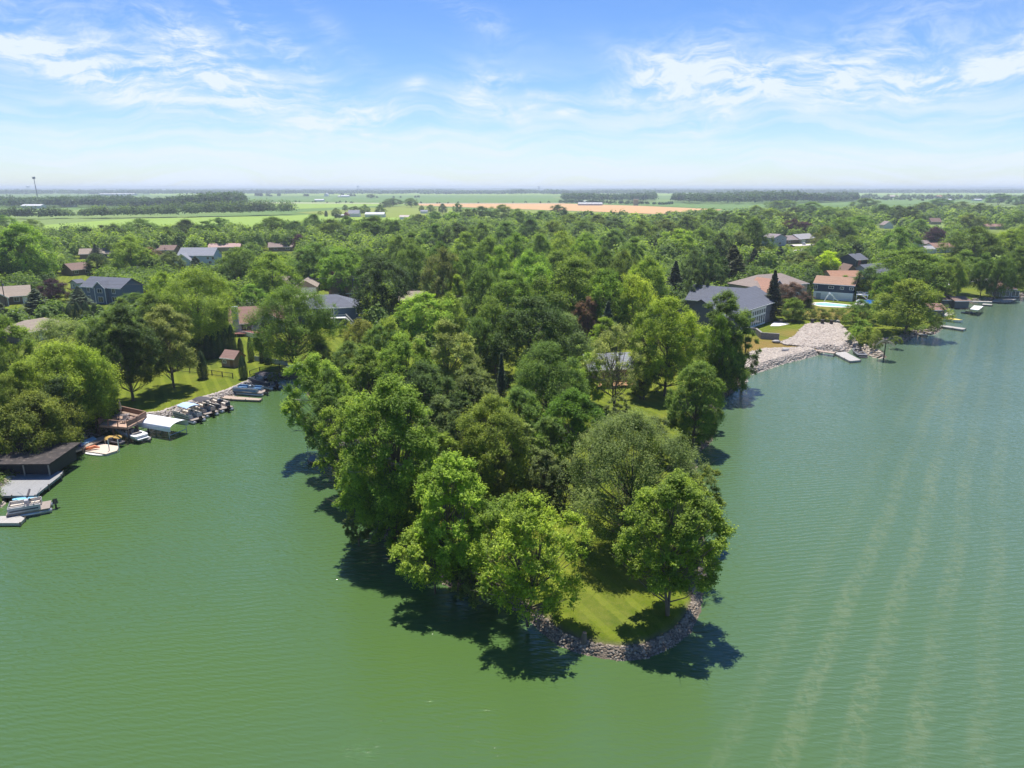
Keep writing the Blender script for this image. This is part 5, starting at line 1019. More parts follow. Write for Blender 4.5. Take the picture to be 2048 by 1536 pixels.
p_, s_ = rock_area([(1560,688),(1590,676),(1602,660),(1612,652),(1622,649),(1680,650),(1690,662),(1705,676),(1718,694),(1700,701),(1650,701),(1610,696),(1568,692)], 7000, 2, .45, .95, .1)
rocks('stone_slope', 'wide fan of pale riprap stones behind the white dock', p_, s_, [(.36,.30,.25),(.44,.37,.31),(.54,.48,.41),(.36,.31,.26)], 2)
p_, s_ = rock_area([(1715,700),(1730,694),(1772,712),(1776,720),(1758,722),(1730,712)], 500, 3, .4, .9, .25)
rocks('rock_spit', 'narrow spit of tan rocks ending at the palm-shaped pole', p_, s_, [(.40,.32,.24),(.55,.46,.34),(.62,.54,.44)], 3)
def shore_rocks(i0, i1, n, seed, w0, w1, smin, smax):
    rg = np.random.default_rng(seed); S_ = np.array(shore[i0:i1+1]); d = np.hypot(*(S_[1:]-S_[:-1]).T); cum = np.concatenate([[0], np.cumsum(d)]); s = rg.uniform(0, cum[-1], n)
    j = np.clip(np.searchsorted(cum, s)-1, 0, len(d)-1); f = ((s-cum[j])/d[j])[:, None]; p = S_[j]*(1-f)+S_[j+1]*f; tn = (S_[j+1]-S_[j])/d[j][:, None]; nn = np.stack([-tn[:, 1], tn[:, 0]], -1)
    off = rg.uniform(w0, w1, n)[:, None]; p = p+nn*off; z0 = ground_z(p[:, 0], p[:, 1]); return np.column_stack([p, z0+.04]), rg.uniform(smin, smax, n)
def si(u, v): return min(range(len(SH)), key=lambda k: hypot(SH[k][0]-u, SH[k][1]-v))
EDGE = [(.10,.072,.048),(.20,.15,.10),(.32,.255,.18),(.14,.105,.075),(.44,.37,.28),(.24,.185,.135)]
rocks('riprap', 'riprap edging round the tip of the point', *shore_rocks(si(975,1178), si(1412,1150), 4200, 5, -.25, .70, .10, .36), EDGE, 5)
rocks('riprap', 'riprap along the right bank of the point', *shore_rocks(si(1412,1150), si(1487,752), 2600, 6, -.4, 1.5, .15, .42), EDGE, 6)
rocks('riprap', 'riprap along the left bank of the point and the cove head', *shore_rocks(si(556,757), si(975,1178), 3200, 7, -.5, 1.4, .2, .5), EDGE, 7)
rocks('riprap', 'pale riprap edging the sunny lawn behind the moored boats', *shore_rocks(si(262,846), si(556,757), 2400, 8, -.4, 1.7, .2, .5), [(.40,.33,.28),(.58,.52,.46),(.50,.44,.40)], 8)
rocks('riprap', 'riprap on the bank by the lower left boats', *shore_rocks(1, si(215,862), 1500, 9, -.5, 1.6, .25, .6), [(.40,.33,.26),(.58,.50,.42),(.30,.26,.22)], 9)
rocks('riprap', 'rusty riprap along the right shore below the pools', *shore_rocks(si(1752,688), len(SH)-3, 2500, 10, -.4, 2.0, .3, .8), [(.34,.24,.19),(.46,.36,.30),(.28,.24,.22)], 10)
def bank_growth():
    rg_ = np.random.default_rng(12); P = []
    for i0, i1, n in ((si(612,766), si(975,1178), 800), (si(1412,1150), si(1480,770), 420), (2, si(262,846), 260), (si(1790,686), len(SH)-4, 300)):
        p, _ = shore_rocks(i0, i1, n, 60+i0, .3, 3.6, 1, 1); P.append(p)
    P = np.concatenate(P); n = len(P); nq = 70; hs = rg_.uniform(.35, 1.5, n); u_ = unit(n*nq, rg_).reshape(n, nq, 3); u_[..., 2] = np.abs(u_[..., 2])
    q = u_*np.stack([hs*.8, hs*.8, hs], -1)[:, None, :]*rg_.uniform(.5, 1, (n, nq, 1))+P[:, None, :]
    V = leaves_to_quads(q.reshape(-1, 3), .17*rg_.uniform(.6, 1.4, n*nq), u_.reshape(-1, 3)+np.array((0,0,.8))+unit(n*nq, rg_)*.6, rg_, .6)
    o = link('bank_weeds', quad_mesh('bank_weeds', V, LEAF, np.clip(np.repeat(rg_.normal(1,.25,n), nq)*rg_.normal(1,.15,n*nq), .4, 1.7))); o.color = (.12,.19,.035,1); tag(o, 'low weeds and brush growing along the rocky banks', 'weeds', kind='stuff')
bank_growth()
st_ = thing('tree_stump', 'dark upright stump at the water edge of the point tip lawn', 'stump', (*px(1168,1279,.9)[:2], .85)); MB().tube([(0,0,-.3),(0,0,.35),(.03,0,.75)], [.3,.24,.18], 9).build('stump_wood', BARK, st_)
for i, (u, v, l_) in enumerate(((1552,685,'large pale boulder at the left corner of the stone slope'),(1571,703,'tan boulder between the two stone banks'),(1674,645,'flat grey boulder at the top of the stone slope'))):
    x, y, _ = px(u, v, 1); o = rocks('boulder', l_, np.array([(0,0,.35)]), np.array([2.3]), [(.42,.40,.38),(.42,.40,.38)], 30+i, .5, 'b'); del o['kind']; o.location = (x, y, .95); tag(o, l_, 'boulder')
for i, (u, v) in enumerate(((1624,643),(1644,644),(1662,645))):
    o = thing('stone_pillar', ('left','middle','right')[i]+' of three short dark pillars at the top of the stone slope', 'pillar', (*px(u, v+5, 1)[:2], 1), 0, 'pillars above the stone slope'); MB().box(0,0,-.2,.7,.7,1.5).build('shaft', mat('dark_stone',(.07,.065,.06),.9), o); MB().box(0,0,1.3,.9,.9,.12).build('cap', mat('dark_stone',(.07,.065,.06),.9), o)
tb = thing('patio_table', 'small table on the white patio of the large slate-roofed house', 'table', (*px(1560,645,1)[:2], 1.04)); MB().tube([(0,0,.7),(0,0,.76)], .8, 14).build('table_top', CH, tb); MB().tube([(0,0,0),(0,0,.7)], .07, 6).build('pedestal', CH, tb)

# ---- trees of the point, nearest first
hero(1345,956,1232,200,'maple','sunlit green maple standing in the rocks at the right corner of the point tip',44000,.18,74,2,11,.30,.55,.30,fine=.7)
hero(1056,998,1243,205,'lime','airy double-trunked young maple at the left corner of the point tip',26000,.18,70,3,12,.12,.6,.36,spread=1.25,fine=.62)
hero(985,1010,1168,150,'maple','small thin maple behind the left corner tree of the point tip',16000,.18,40,2,13,.1,.55,.3,spread=1.2)
hero(868,1055,1178,150,'lime','low yellow-green maple limb reaching far out over the water left of the tip',15000,.18,36,3,14,.3,.5,.3,lean=(-.12,0))
hero(905,915,1170,160,'lime','bright yellow-green maple on the left bank of the point below the big dark crown',30000,.19,54,2,15,.2,.6,.28)
hero(1262,835,1096,268,'grey','big grey-green tree with dark trunk behind the lawn of the point tip',52000,.17,70,1,16,.12,.6,.22)
hero(1408,935,1075,85,'olive','small olive tree on the right bank behind the corner maple of the tip',12000,.17,34,2,17,.12)
hero(782,762,1085,205,'maple','huge rounded maple overhanging the water midway along the left bank of the point',60000,.20,84,2,18,.10,.55,.2,dead=5)
hero(700,800,985,120,'maple','ragged maple with bare grey limbs leaning over the left bank of the point',22000,.18,46,2,19,.12,.5,.3,dead=16)
hero(642,716,900,130,'lime','yellow-green maple spreading over the water at the mouth of the cove',34000,.20,56,2,20,.16,.5,.3,lean=(-.06,0),dead=7)
hero(985,803,1000,175,'olive','dense dark olive tree in the middle of the point left of the vivid green tree',42000,.17,66,1,21,.08,.6,.2)
hero(1050,850,990,70,'pale','slim brownish-green tree against the dark olive tree on the point',12000,.16,30,1,22,.15)
hero(1010,915,1010,100,'grey','low grey-green shrub tree in shade at the edge of the rear lawn of the point',12000,.16,30,3,23,.05)
hero(1145,786,935,128,'maple','vivid green tree with a single trunk in the middle of the point',30000,.18,54,1,24,.22,.5,.22,col=(.13,.25,.014))
hero(1393,724,888,112,'mid','rounded drooping tree on the right bank overhanging the water below the tall poplar',34000,.18,60,1,25,.05,.45,.18,droop=.5)
hero(1232,655,828,112,'pale','thin-crowned pale tree with a forked grey trunk in front of the house on the point',12000,.19,44,2,26,.38,.55,.3,dead=6)
hero(1095,692,862,172,'mid','broad mid green tree left of the thin-crowned tree on the point',40000,.20,66,1,27,.12)
hero(1003,704,850,52,'spruce','narrow grey-green cedar between two broad trees on the point',9000,.2,26,1,28,.05)
hero(945,735,880,110,'grey','grey-green tree behind the dark olive tree on the point',24000,.20,50,1,29,.1)
hero(893,648,850,130,'pale','tall pale green tree behind the huge left-bank maple',36000,.22,60,1,30,.12)
hero(812,672,860,130,'maple','bright maple rising behind the huge left-bank maple of the point',34000,.21,56,1,31,.15)
hero(738,700,850,100,'maple','bright maple between the cove maple and the huge left-bank maple',26000,.21,50,1,32,.15)
hero(880,800,935,110,'grey','shaded grey-green tree right of the huge left-bank maple',22000,.20,46,1,33,.1)
hero(1448,588,778,112,'mid','tall slender poplar at the bend of the right bank beside the stone beach',40000,.22,70,1,34,.08,.7,.28)
hero(1335,602,792,145,'lime','big vivid yellow-green tree left of the tall bank poplar',42000,.23,66,1,35,.12)
hero(1490,640,768,60,'mid','small tree between the tall bank poplar and the stone beach',12000,.2,34,1,36,.08)
hero(1235,790,860,60,'grey','low dark bush at the foot of the thin-crowned tree',7000,.18,20,3,37,.03)
hero(1310,840,925,90,'grey','small grey-green tree just behind the big dark tree of the tip',14000,.17,34,1,38,.1)
hero(1180,860,985,70,'grey','small shaded tree in front of the vivid green tree on the point',9000,.16,26,1,39,.1)
hero(700,905,1010,70,'maple','low leafy limb over the water at the old dock under the left-bank maples',10000,.18,28,3,40,.1)
hero(950,1115,1205,90,'grey','low dark bush on the left bank beneath the small maples of the tip',8000,.16,24,4,41,.02)
# ---- trees of the left shore
hero(70,792,908,175,'olive','low spreading tree on the bank directly behind the black boathouse',34000,.20,56,3,42,.04,.45,.25)
hero(128,694,862,205,'lime','wide bright yellow-green tree mass behind the raised deck on the left shore',56000,.22,76,2,43,.04,.5,.22)
hero(252,618,802,118,'dark','tall dark oak on the lawn left of the forked lawn tree',40000,.22,64,1,44,.16,.6,.28)
hero(337,617,777,112,'pale','pale green fork-trunked tree on the lawn behind the boat lift canopy',30000,.22,56,3,45,.28,.55,.25)
hero(583,580,742,172,'mid','large spreading willow-like tree with a forked trunk at the head of the cove',52000,.23,80,2,46,.18,.45,.22)
hero(395,545,705,165,'maple','very large bright maple mass left of the chimneyed house',56000,.24,80,1,47,.08,.5,.25)
hero(125,642,745,140,'pale','pale whitish-green tree in front of the long tan-roofed house',26000,.22,54,2,48,.1)
hero(18,640,800,115,'maple','bright tree at the left edge below the long tan-roofed house',28000,.22,50,1,49,.06)
hero(210,765,848,62,'dark','dark round tree behind the raised timber deck',12000,.2,34,1,50,.05)
hero(1090,905,1010,80,'grey','low grey-green tree between the dark olive tree and the big grey-green tree of the point',12000,.17,34,1,51,.08)
hero(1040,780,905,110,'mid','shaded tree right behind the dark olive tree of the point',20000,.19,46,1,52,.08)
hero(850,730,905,130,'dark','dark tree hidden between the left-bank maple and the middle of the point',26000,.2,50,1,53,.05)
hero(1290,700,800,60,'grey','small shaded tree right of the cottage on the point',9000,.2,28,1,54,.1)
hero(925,790,960,90,'dark','dark shaded tree between the huge left-bank maple and the dark olive tree',16000,.18,36,1,55,.05)
hero(715,1010,1085,60,'grey','low bush on the left bank at the waterline below the huge maple',7000,.16,22,3,56,.02)
hero(1178,705,812,78,'maple','leafy green tree half covering the cottage on the point from the left',14000,.19,40,1,57,.08)
hero(1282,735,800,44,'olive','small bushy tree at the right end of the cottage on the point',7000,.18,24,2,58,.05)
hero(1462,690,786,84,'mid','dense low tree at the foot of the tall bank poplar by the water',16000,.2,40,2,59,.02)
hero(1420,770,850,50,'olive','low leafy shrub on the right bank between the poplar and the drooping tree',8000,.18,24,2,60,.02)
hero(800,985,1118,96,'mid','leafy young tree on the left bank between the huge maple and the yellow-green maples',14000,.17,40,2,61,.04)
hero(1128,925,1025,78,'grey','small grey-green tree at the back of the tip lawn',10000,.16,30,2,62,.05)
hero(1100,840,960,86,'mid','young tree between the vivid green tree and the dark olive tree',12000,.17,36,1,63,.06)
hero(890,870,1010,90,'maple','narrow maple filling the gap behind the bright yellow-green maple',14000,.18,38,1,64,.08)
hero(752,880,1050,100,'maple','leaning maple low on the left bank in front of the huge maple',16000,.18,40,2,65,.05)
hero(660,775,935,92,'mid','leafy tree on the left bank behind the old dock',15000,.19,40,2,66,.08)

# ---------------------------------------------------------------- trees of the neighbourhood (top of crown in the photo, width, height in metres)
def T(u, vt, w, kind, h, lab=None): x, y, hh, wm_ = place(u, vt, w, kind, h=h); return add_tree(x, y, hh, wm_, kind, lab)
def TB(u, vt, vb, w, kind, lab=None): x, y, hh, wm_ = place(u, vt, w, kind, vb=vb); return add_tree(x, y, hh, wm_, kind, lab)
# columnar evergreens and other marked trees
for a in ((403,700,757,19,'columnar evergreen standing alone on the sunny lawn left of the brown shed'),(485,709,757,17,'columnar evergreen with a pointed top just right of the brown shed'),
          (480,674,708,11,'slim columnar evergreen between the white fence and the brown shed'),(500,672,722,13,'columnar evergreen on the grass right of the slim one by the white fence'),
          (524,694,725,13,'columnar evergreen before the board fence at the cove head, left of two'),(535,697,728,14,'columnar evergreen before the board fence at the cove head, right of two'),
          (463,648,710,15,'tallest column of the dark evergreen screen beside the white fence'),(451,655,712,15,'dark column second from the right in the evergreen screen'),(439,661,714,16,'dark column in the middle of the evergreen screen'),
          (427,664,716,16,'dark column second from the left in the evergreen screen'),(415,668,718,17,'leftmost column of the dark evergreen screen')): TB(a[0],a[1],a[2],a[3],'thuja',a[4])
for i, (u, v) in enumerate(((126,611),(140,606),(155,602),(172,602),(190,606),(203,612))): TB(u, v, 648, 17, 'thuja', ('leftmost','second from the left','third from the left','third from the right','second from the right','rightmost')[i]+' clipped evergreen of the hedge below the blue-grey two-storey house')
TB(105,560,604,52,'purple','round purple-leaved tree beside the brown house at the left edge'); TB(73,576,642,58,'spruce','broad blue spruce in front of the brown house at the left edge'); TB(157,571,615,44,'spruce','blue spruce at the left corner of the blue-grey two-storey house')
TB(-2,600,660,50,'spruce','blue spruce cut by the left edge of the view'); TB(191,487,520,26,'spruce','spruce beside the far brown ranch house'); TB(193,508,549,38,'dark','dense round dark evergreen in front of the far brown ranch house')
TB(601,470,505,30,'purple','round deep purple tree right of the taupe-roofed house'); TB(1868,456,494,44,'purple','round purple tree above the white-walled house near the right edge'); TB(1585,440,478,48,'purple','left dark purple tree behind the street houses'); TB(1613,445,478,34,'purple','right dark purple tree behind the street houses')
TB(665,545,580,24,'purple','small purple tree beside the steep orange-brown roof'); TB(1655,505,556,52,'yellow','bright golden yellow tree above the navy and white house'); TB(1559,492,545,36,'spruce','pointed spruce beside the lower bend of the street')
TB(1547,538,640,38,'pine','tall dark conifer in front of the big beige house'); TB(1466,488,580,62,'pine','broad dark conifer left of the big beige house'); TB(1508,494,548,30,'pine','narrow dark conifer behind the big beige house, left of the street')
TB(1315,534,612,46,'pine','dark pointed conifer left of the slate-roofed wing, left of two'); TB(1350,520,610,50,'pine','dark pointed conifer left of the slate-roofed wing, right of two'); TB(1311,478,530,26,'pine','slim dark conifer in the woods above the slate-roofed wing')
TB(1617,578,616,23,'spruce','small spruce beside the turquoise pool'); TB(1582,566,612,60,'brown','half-bare greyish tree in front of the big beige house'); TB(1586,597,642,48,'mid','dark round bush-like tree left of the turquoise pool')
TB(1816,565,668,112,'maple','lone round tree on the right bank beside the bright blue pool'); TB(1722,602,646,54,'mid','small round apple-like tree on the lawn by the stone slope'); TB(1738,537,602,48,'dark','dark round tree right of the navy and white house')
TB(1819,502,600,132,'mid','broad tree behind the lone bank tree near the pools'); TB(1924,506,588,62,'mid','tall tree with a bare dark trunk on the right shore lawn'); TB(1968,512,594,46,'mid','left of two tall leafy-trunked trees beside the farthest boathouse'); TB(1996,515,596,46,'mid','right of two tall leafy-trunked trees beside the farthest boathouse'); TB(2028,552,582,38,'maple','small light tree beside the farthest boathouse')
TB(1604,506,552,54,'grey','round grey-green tree between the street and the beige house'); TB(1508,440,530,68,'mid','large rounded tree left of the street houses'); TB(720,637,700,60,'willow','small weeping tree on the lawn below the dark blue lake house')
TB(765,517,650,104,'dark','tall dark maple right of the dark blue lake house'); TB(850,590,690,118,'lime','bright yellow-green tree behind the maples of the point'); TB(570,572,600,34,'brown','brownish bush tree left of the tan garage')
TB(684,566,600,20,'spruce','small conifer beside the steep orange-brown roof'); TB(1116,411,445,40,'dark','dark oak standing out above the woods before the wheat field'); TB(1356,462,530,72,'lime','bright yellow-green tree in the woods above the slate-roofed wing')
TB(272,588,640,64,'maple','leafy green tree hiding the right end of the blue-grey two-storey house')
for i, (u, v, b_, w_) in enumerate(((1640,617,640,44),(1672,618,643,48),(1704,626,655,44),(1724,640,672,46),(1738,655,690,44),(1752,672,700,30),(1716,655,684,40),(1612,618,638,34))): TB(u, v, b_, w_, 'bush', ('left bush of the row along the pool lawn','middle bush of the row along the pool lawn','right bush of the row along the pool lawn','upper bush beside the stone slope','largest bush beside the stone slope','lowest bush beside the stone slope near the wake boat','bush half over the right edge of the stone slope','small bush left of the row along the pool lawn')[i])
TB(1792,672,690,24,'bush','small bush in the rusty riprap under the lone bank tree'); TB(610,742,770,26,'bush','low bush on the dark bank at the cove head'); TB(548,745,765,22,'bush','tiny bush behind the black pontoon boat'); TB(8,888,930,40,'bush','bush behind the black boathouse at the left edge')
# hand-placed crowns: (u, top v, width, kind, height)
LIST = [(40,452,115,'maple',23),(108,442,112,'maple',24),(150,480,46,'mid',17),(14,478,50,'dark',18),(10,432,50,'mid',16),(60,440,50,'mid',14),(176,455,48,'mid',13),(205,452,36,'grey',12),(226,449,42,'dark',14),(281,440,74,'mid',16),(336,455,46,'mid',14),(373,441,58,'dark',16),(410,445,44,'mid',15),
 (262,476,76,'lime',17),(230,500,50,'mid',15),(287,528,108,'maple',15),(330,548,70,'maple',14),(230,560,50,'maple',9),(345,505,50,'grey',11),(300,497,40,'brown',9),(392,512,40,'spruce',10),(440,437,46,'mid',15),(482,455,92,'lime',17),(535,478,60,'maple',14),(545,436,76,'mid',17),(592,444,50,'dark',15),(628,430,52,'mid',17),(662,440,60,'mid',17),(692,433,28,'mid',16),(745,434,78,'mid',19),(790,442,44,'mid',17),
 (800,474,62,'mid',17),(636,490,86,'mid',16),(680,503,84,'maple',16),(480,498,84,'mid',15),(545,510,96,'maple',16),(735,500,60,'mid',15),(430,470,40,'grey',14),(605,498,44,'dark',12),(502,572,56,'maple',9),(448,560,60,'maple',12),(640,560,44,'mid',10),
 (822,397,28,'mid',17),(785,397,34,'mid',16),(770,403,24,'grey',12),(862,410,18,'mid',12),(885,408,18,'dark',14),(915,407,20,'mid',15),(843,411,12,'mid',10),(742,388,16,'mid',16),(710,413,26,'mid',13),(672,417,20,'mid',12),(652,421,7,'thuja',8),(640,422,14,'bush',6),(690,410,10,'mid',10),(730,410,20,'mid',14),(760,411,22,'mid',14),
 (935,420,40,'mid',17),(965,414,44,'dark',19),(1003,411,50,'mid',20),(1035,419,36,'mid',18),(1080,424,46,'mid',17),(1140,430,52,'mid',17),(905,425,40,'maple',15),(868,424,40,'mid',15),(838,430,44,'dark',15),(1168,440,50,'mid',16),(1195,431,58,'grey',17),(1230,438,48,'dark',16),
 (826,470,50,'mid',17),(870,452,56,'mid',17),(915,448,52,'dark',18),(960,446,58,'mid',18),(1010,448,56,'mid',18),(1060,440,60,'dark',18),(1105,445,54,'mid',17),(1282,443,58,'mid',18),(1330,440,52,'grey',17),(1375,432,54,'mid',18),(1415,420,52,'mid',19),(1450,425,44,'dark',18),
 (827,492,64,'mid',18),(880,488,66,'mid',18),(930,470,60,'lime',17),(980,478,66,'mid',18),(1030,470,60,'maple',18),(1080,472,62,'maple',18),(1125,466,64,'lime',18),(1175,470,60,'maple',18),(1225,462,56,'mid',17),(1270,480,56,'mid',17),(1405,455,50,'mid',17),(1440,468,50,'dark',17),(1477,466,44,'grey',16),
 (885,503,80,'grey',19),(935,508,70,'mid',18),(1000,500,66,'maple',18),(1055,505,78,'maple',18),(1110,505,76,'maple',17),(1160,512,66,'mid',17),(1205,500,64,'mid',17),(1245,505,56,'maple',17),(1292,518,74,'lime',17),(1385,503,50,'dark',15),(1422,500,56,'dark',16),
 (915,555,40,'lime',12),(970,538,76,'mid',17),(1015,552,92,'mid',16),(1075,535,90,'maple',17),(1145,525,118,'maple',19),(1215,545,90,'maple',17),(1268,555,90,'lime',16),(1395,590,60,'maple',12),(1175,598,50,'brown',11),(1215,600,50,'spruce',13),(1370,625,60,'mid',12),
 (990,602,90,'mid',15),(1060,604,130,'dark',16),(1135,632,90,'grey',12),(1205,640,50,'lime',9),(900,590,60,'maple',12),(960,640,70,'mid',12),(700,688,80,'mid',9),(780,640,60,'maple',11),(690,640,30,'bush',4),(760,655,70,'mid',10),
 (1540,420,50,'mid',17),(1570,425,44,'grey',15),(1480,428,50,'mid',18),(1620,405,52,'mid',19),(1655,415,50,'mid',18),(1690,420,56,'willow',16),(1730,398,56,'mid',20),(1765,410,50,'mid',18),(1795,412,46,'dark',18),(1820,415,46,'dark',19),(1850,405,44,'mid',18),(1885,398,50,'mid',19),(1925,404,46,'grey',18),(1960,408,48,'mid',18),(1998,388,46,'mid',24),(2022,378,44,'dark',27),(2045,392,40,'mid',22),
 (1575,400,40,'mid',17),(1510,412,40,'mid',18),(1550,402,34,'mid',16),(1590,415,40,'dark',15),(1640,440,48,'mid',16),(1680,440,58,'mid',16),(1716,434,62,'maple',17),(1765,446,34,'dark',14),(1650,455,42,'grey',14),(1640,482,36,'mid',13),(1698,473,48,'mid',13),(1635,498,26,'dark',10),(1752,462,60,'mid',17),(1795,460,70,'mid',18),(1830,452,50,'dark',17),(1893,455,26,'lime',9),(1912,455,22,'maple',9),(1850,449,24,'lime',9),
 (1950,458,96,'mid',19),(2015,462,76,'maple',18),(2045,450,50,'mid',18),(1900,438,50,'mid',16),(1940,430,52,'grey',17),(1985,432,50,'willow',15),(2030,425,48,'mid',18),(1870,430,40,'mid',16),(1840,440,40,'mid',15),(1765,505,60,'grey',14),(1860,515,64,'mid',16),(1895,520,50,'maple',14),(1728,505,30,'brown',11),(1685,520,24,'pine',12),(1690,553,30,'mid',7),(2040,500,60,'mid',16),(1780,545,60,'mid',14),(1845,560,50,'mid',11),(1420,560,50,'dark',12),(1392,545,40,'dark',12),(1440,640,60,'maple',14),(1505,598,40,'maple',5),
 (55,640,60,'mid',9),(20,760,70,'maple',11),(60,735,90,'maple',12),(180,700,80,'maple',13),(200,640,70,'mid',12),(305,590,80,'mid',14),(245,598,44,'maple',8),(212,640,50,'olive',9),(640,690,50,'mid',6),(120,760,80,'dark',10),(15,700,60,'mid',11)]
def hides_house(u, vt, w_, h):
    x, y, hh, wm_ = place(u, vt, w_, 'mid', h=h); vb_ = proj(x, y, 1)[1]; D = hypot(x, y); a0, a1 = u-w_*.5, u+w_*.5
    for a, b_, c, d, D0 in PROT:
        if D < D0+3:
            ov = max(0, min(a1, c)-max(a0, a))*max(0, min(vb_, d)-max(vt, b_))/max(1, (c-a)*(d-b_))
            if ov > .2: return True
    return False
for a in LIST:
    if not hides_house(a[0], a[1], a[2], a[4]): T(*a)
N_LISTED = len(TREES)
# filler individuals in the gaps between, out to about 420 m
def dmax(u): return float(np.interp(u, [-300,200,430,640,800,900,1100,1300,1400,1600,1900,2300], [600,600,610,620,690,850,870,850,1000,1150,1500,1700]))
OPEN = [[(225,800),(262,842),(330,836),(468,790),(560,756),(640,748),(760,720),(760,665),(640,655),(560,700),(480,700),(380,720),(230,735)],      # lawns left
        [(1180,1110),(1050,1235),(1170,1300),(1290,1310),(1395,1215),(1300,1120)], [(1240,790),(1330,800),(1400,860),(1380,960),(1290,850)],
        [(1480,765),(1480,640),(1560,612),(1800,600),(1860,640),(1800,690),(1640,720)], [(1480,535),(1520,500),(1640,485),(1780,495),(1790,510),(1640,508),(1540,535)],
        [(1850,560),(1960,555),(2100,560),(2100,600),(1900,612),(1860,600)], [(1250,484),(1450,478),(1450,492),(1250,502)],
        [(0,600),(120,600),(120,640),(0,660)], [(560,580),(720,575),(720,605),(560,605)], [(640,445),(820,437),(900,427),(900,418),(600,418)]]
def is_open(u, v): return bool(any(in_poly(np.array([[u, v]]), P_)[0] for P_ in OPEN))
def blocked(u, vt, vb_, hw, D):
    return any(u+hw > a-2 and u-hw < c+2 and vt < d+1 and vb_ > b_ and D < D0+4 for a, b_, c, d, D0 in PROT)
rg = random.Random(99); tx = [t['x'] for t in TREES]; ty = [t['y'] for t in TREES]; tries = 0; budget = 292-N_LISTED
def free(x, y, r): return all((x-a)**2+(y-b_)**2 > r*r for a, b_ in zip(tx, ty))
HX = [(o.location.x, o.location.y) for _, _, _, o in LMK]
while budget > 0 and tries < 20000:
    tries += 1; D = 140+(430-140)*rg.random()**.8; u = rg.uniform(-60, 2110); x = (u-1024)/F*D*1.02; y = math.sqrt(max(1, D*D-x*x)) if abs(x) < D else D
    if float(sdf([x], [y])[0]) < 5: continue
    uu, vb_, zc_ = proj(x, y, 1); h = rg.uniform(10, 16); _, vt, _ = proj(x, y, 1+h); wm_ = h*rg.uniform(.8, 1.1)
    if is_open(uu, vb_) or blocked(uu, vt, vb_, wm_/2/zc_*F, D) or not free(x, y, 8.5) or min((x-a)**2+(y-b_-4)**2 for a, b_ in HX) < 90: continue
    add_tree(x, y, h, wm_, rg.choice(['maple','mid','mid','dark','maple','grey','olive','mid','lime','spruce']), None); tx.append(x); ty.append(y); budget -= 1

# farther tree cover that reads as one mass: one object per wood
def woodmesh(name, lab, pts, hs, ws, nq, ls, col, seed, kindn='wood'):
    rg_ = np.random.default_rng(seed); n = len(pts); P = []; S_ = []; Nn = []; Tt = []
    u_ = unit(n*nq, rg_).reshape(n, nq, 3); u_[..., 2] = np.abs(u_[..., 2])*1.0-.25; r = rg_.uniform(.62, 1.0, (n, nq, 1))
    a = np.arctan2(u_[..., 1], u_[..., 0]); ph = rg_.uniform(0, 6.28, (n, 1)); lump = 1+.16*np.sin(3*a+ph)+.13*np.sin(5*a+ph*2+u_[..., 2]*6)
    q = u_*r*lump[..., None]; q = q*np.stack([ws/2, ws/2, hs*.62], -1)[:, None, :]; q[..., 2] += (hs*.40)[:, None]
    P = (q+pts[:, None, :]).reshape(-1, 3); tt = np.repeat(rg_.normal(1, .30, n), nq)*rg_.normal(1, .16, n*nq)
    hd = np.repeat(rg_.uniform(.9, 1.1, n), nq); V = leaves_to_quads(P, ls*rg_.uniform(.6, 1.35, n*nq)*hd, u_.reshape(-1, 3)*.8+np.array((0,0,.6))+unit(n*nq, rg_)*.6, rg_, .75)
    o = link(name, quad_mesh(name, V, LEAF, np.clip(tt, .4, 1.7))); o.color = (*col, 1); return tag(o, lab, kindn, kind='stuff')
rgn = np.random.default_rng(5)
for nm, r0, r1, sp_, nq, ls in (('woodland', 330, 640, 10.0, 620, 1.0), ('woodland', 640, 1900, 14.5, 130, 2.5)):
    P = []
    n = int((r1*r1-r0*r0)*1.35/(sp_*sp_)); D = np.sqrt(rgn.uniform(r0*r0, r1*r1, n)); uu = rgn.uniform(-80, 2130, n); X_ = (uu-1024)/F*D; Y_ = np.sqrt(np.maximum(D*D-X_*X_, 1))
    X_, Y_, D, uu = [a[sdf(X_, Y_) > 6] for a in (X_, Y_, D, uu)]; cell = {}
    for i in range(len(X_)):
        if D[i] > dmax(uu[i]): continue
        uu_, vb_, zc_ = proj(X_[i], Y_[i], 1); h = rgn.uniform(9, 15)
        if is_open(uu_, vb_): continue
        _, vt, _ = proj(X_[i], Y_[i], 1+h)
        if blocked(uu_, vt, vb_, 5/zc_*F, D[i]): continue
        k = (int(X_[i]/sp_), int(Y_[i]/sp_))
        if k in cell: continue
        if any((X_[i]-a)**2+(Y_[i]-b_)**2 < 36 for a, b_ in zip(tx, ty)): continue
        cell[k] = 1; P.append((X_[i], Y_[i], 1, h))
    P = np.array(P); woodmesh(nm, 'dense tree cover filling the middle distance behind the point' if r0 < 600 else 'farther tree cover reaching to the edge of the farm fields', P[:, :3], P[:, 3], P[:, 3]*rgn.uniform(.75, 1.05, len(P)), nq, ls, (.175,.26,.045), 3+r0)
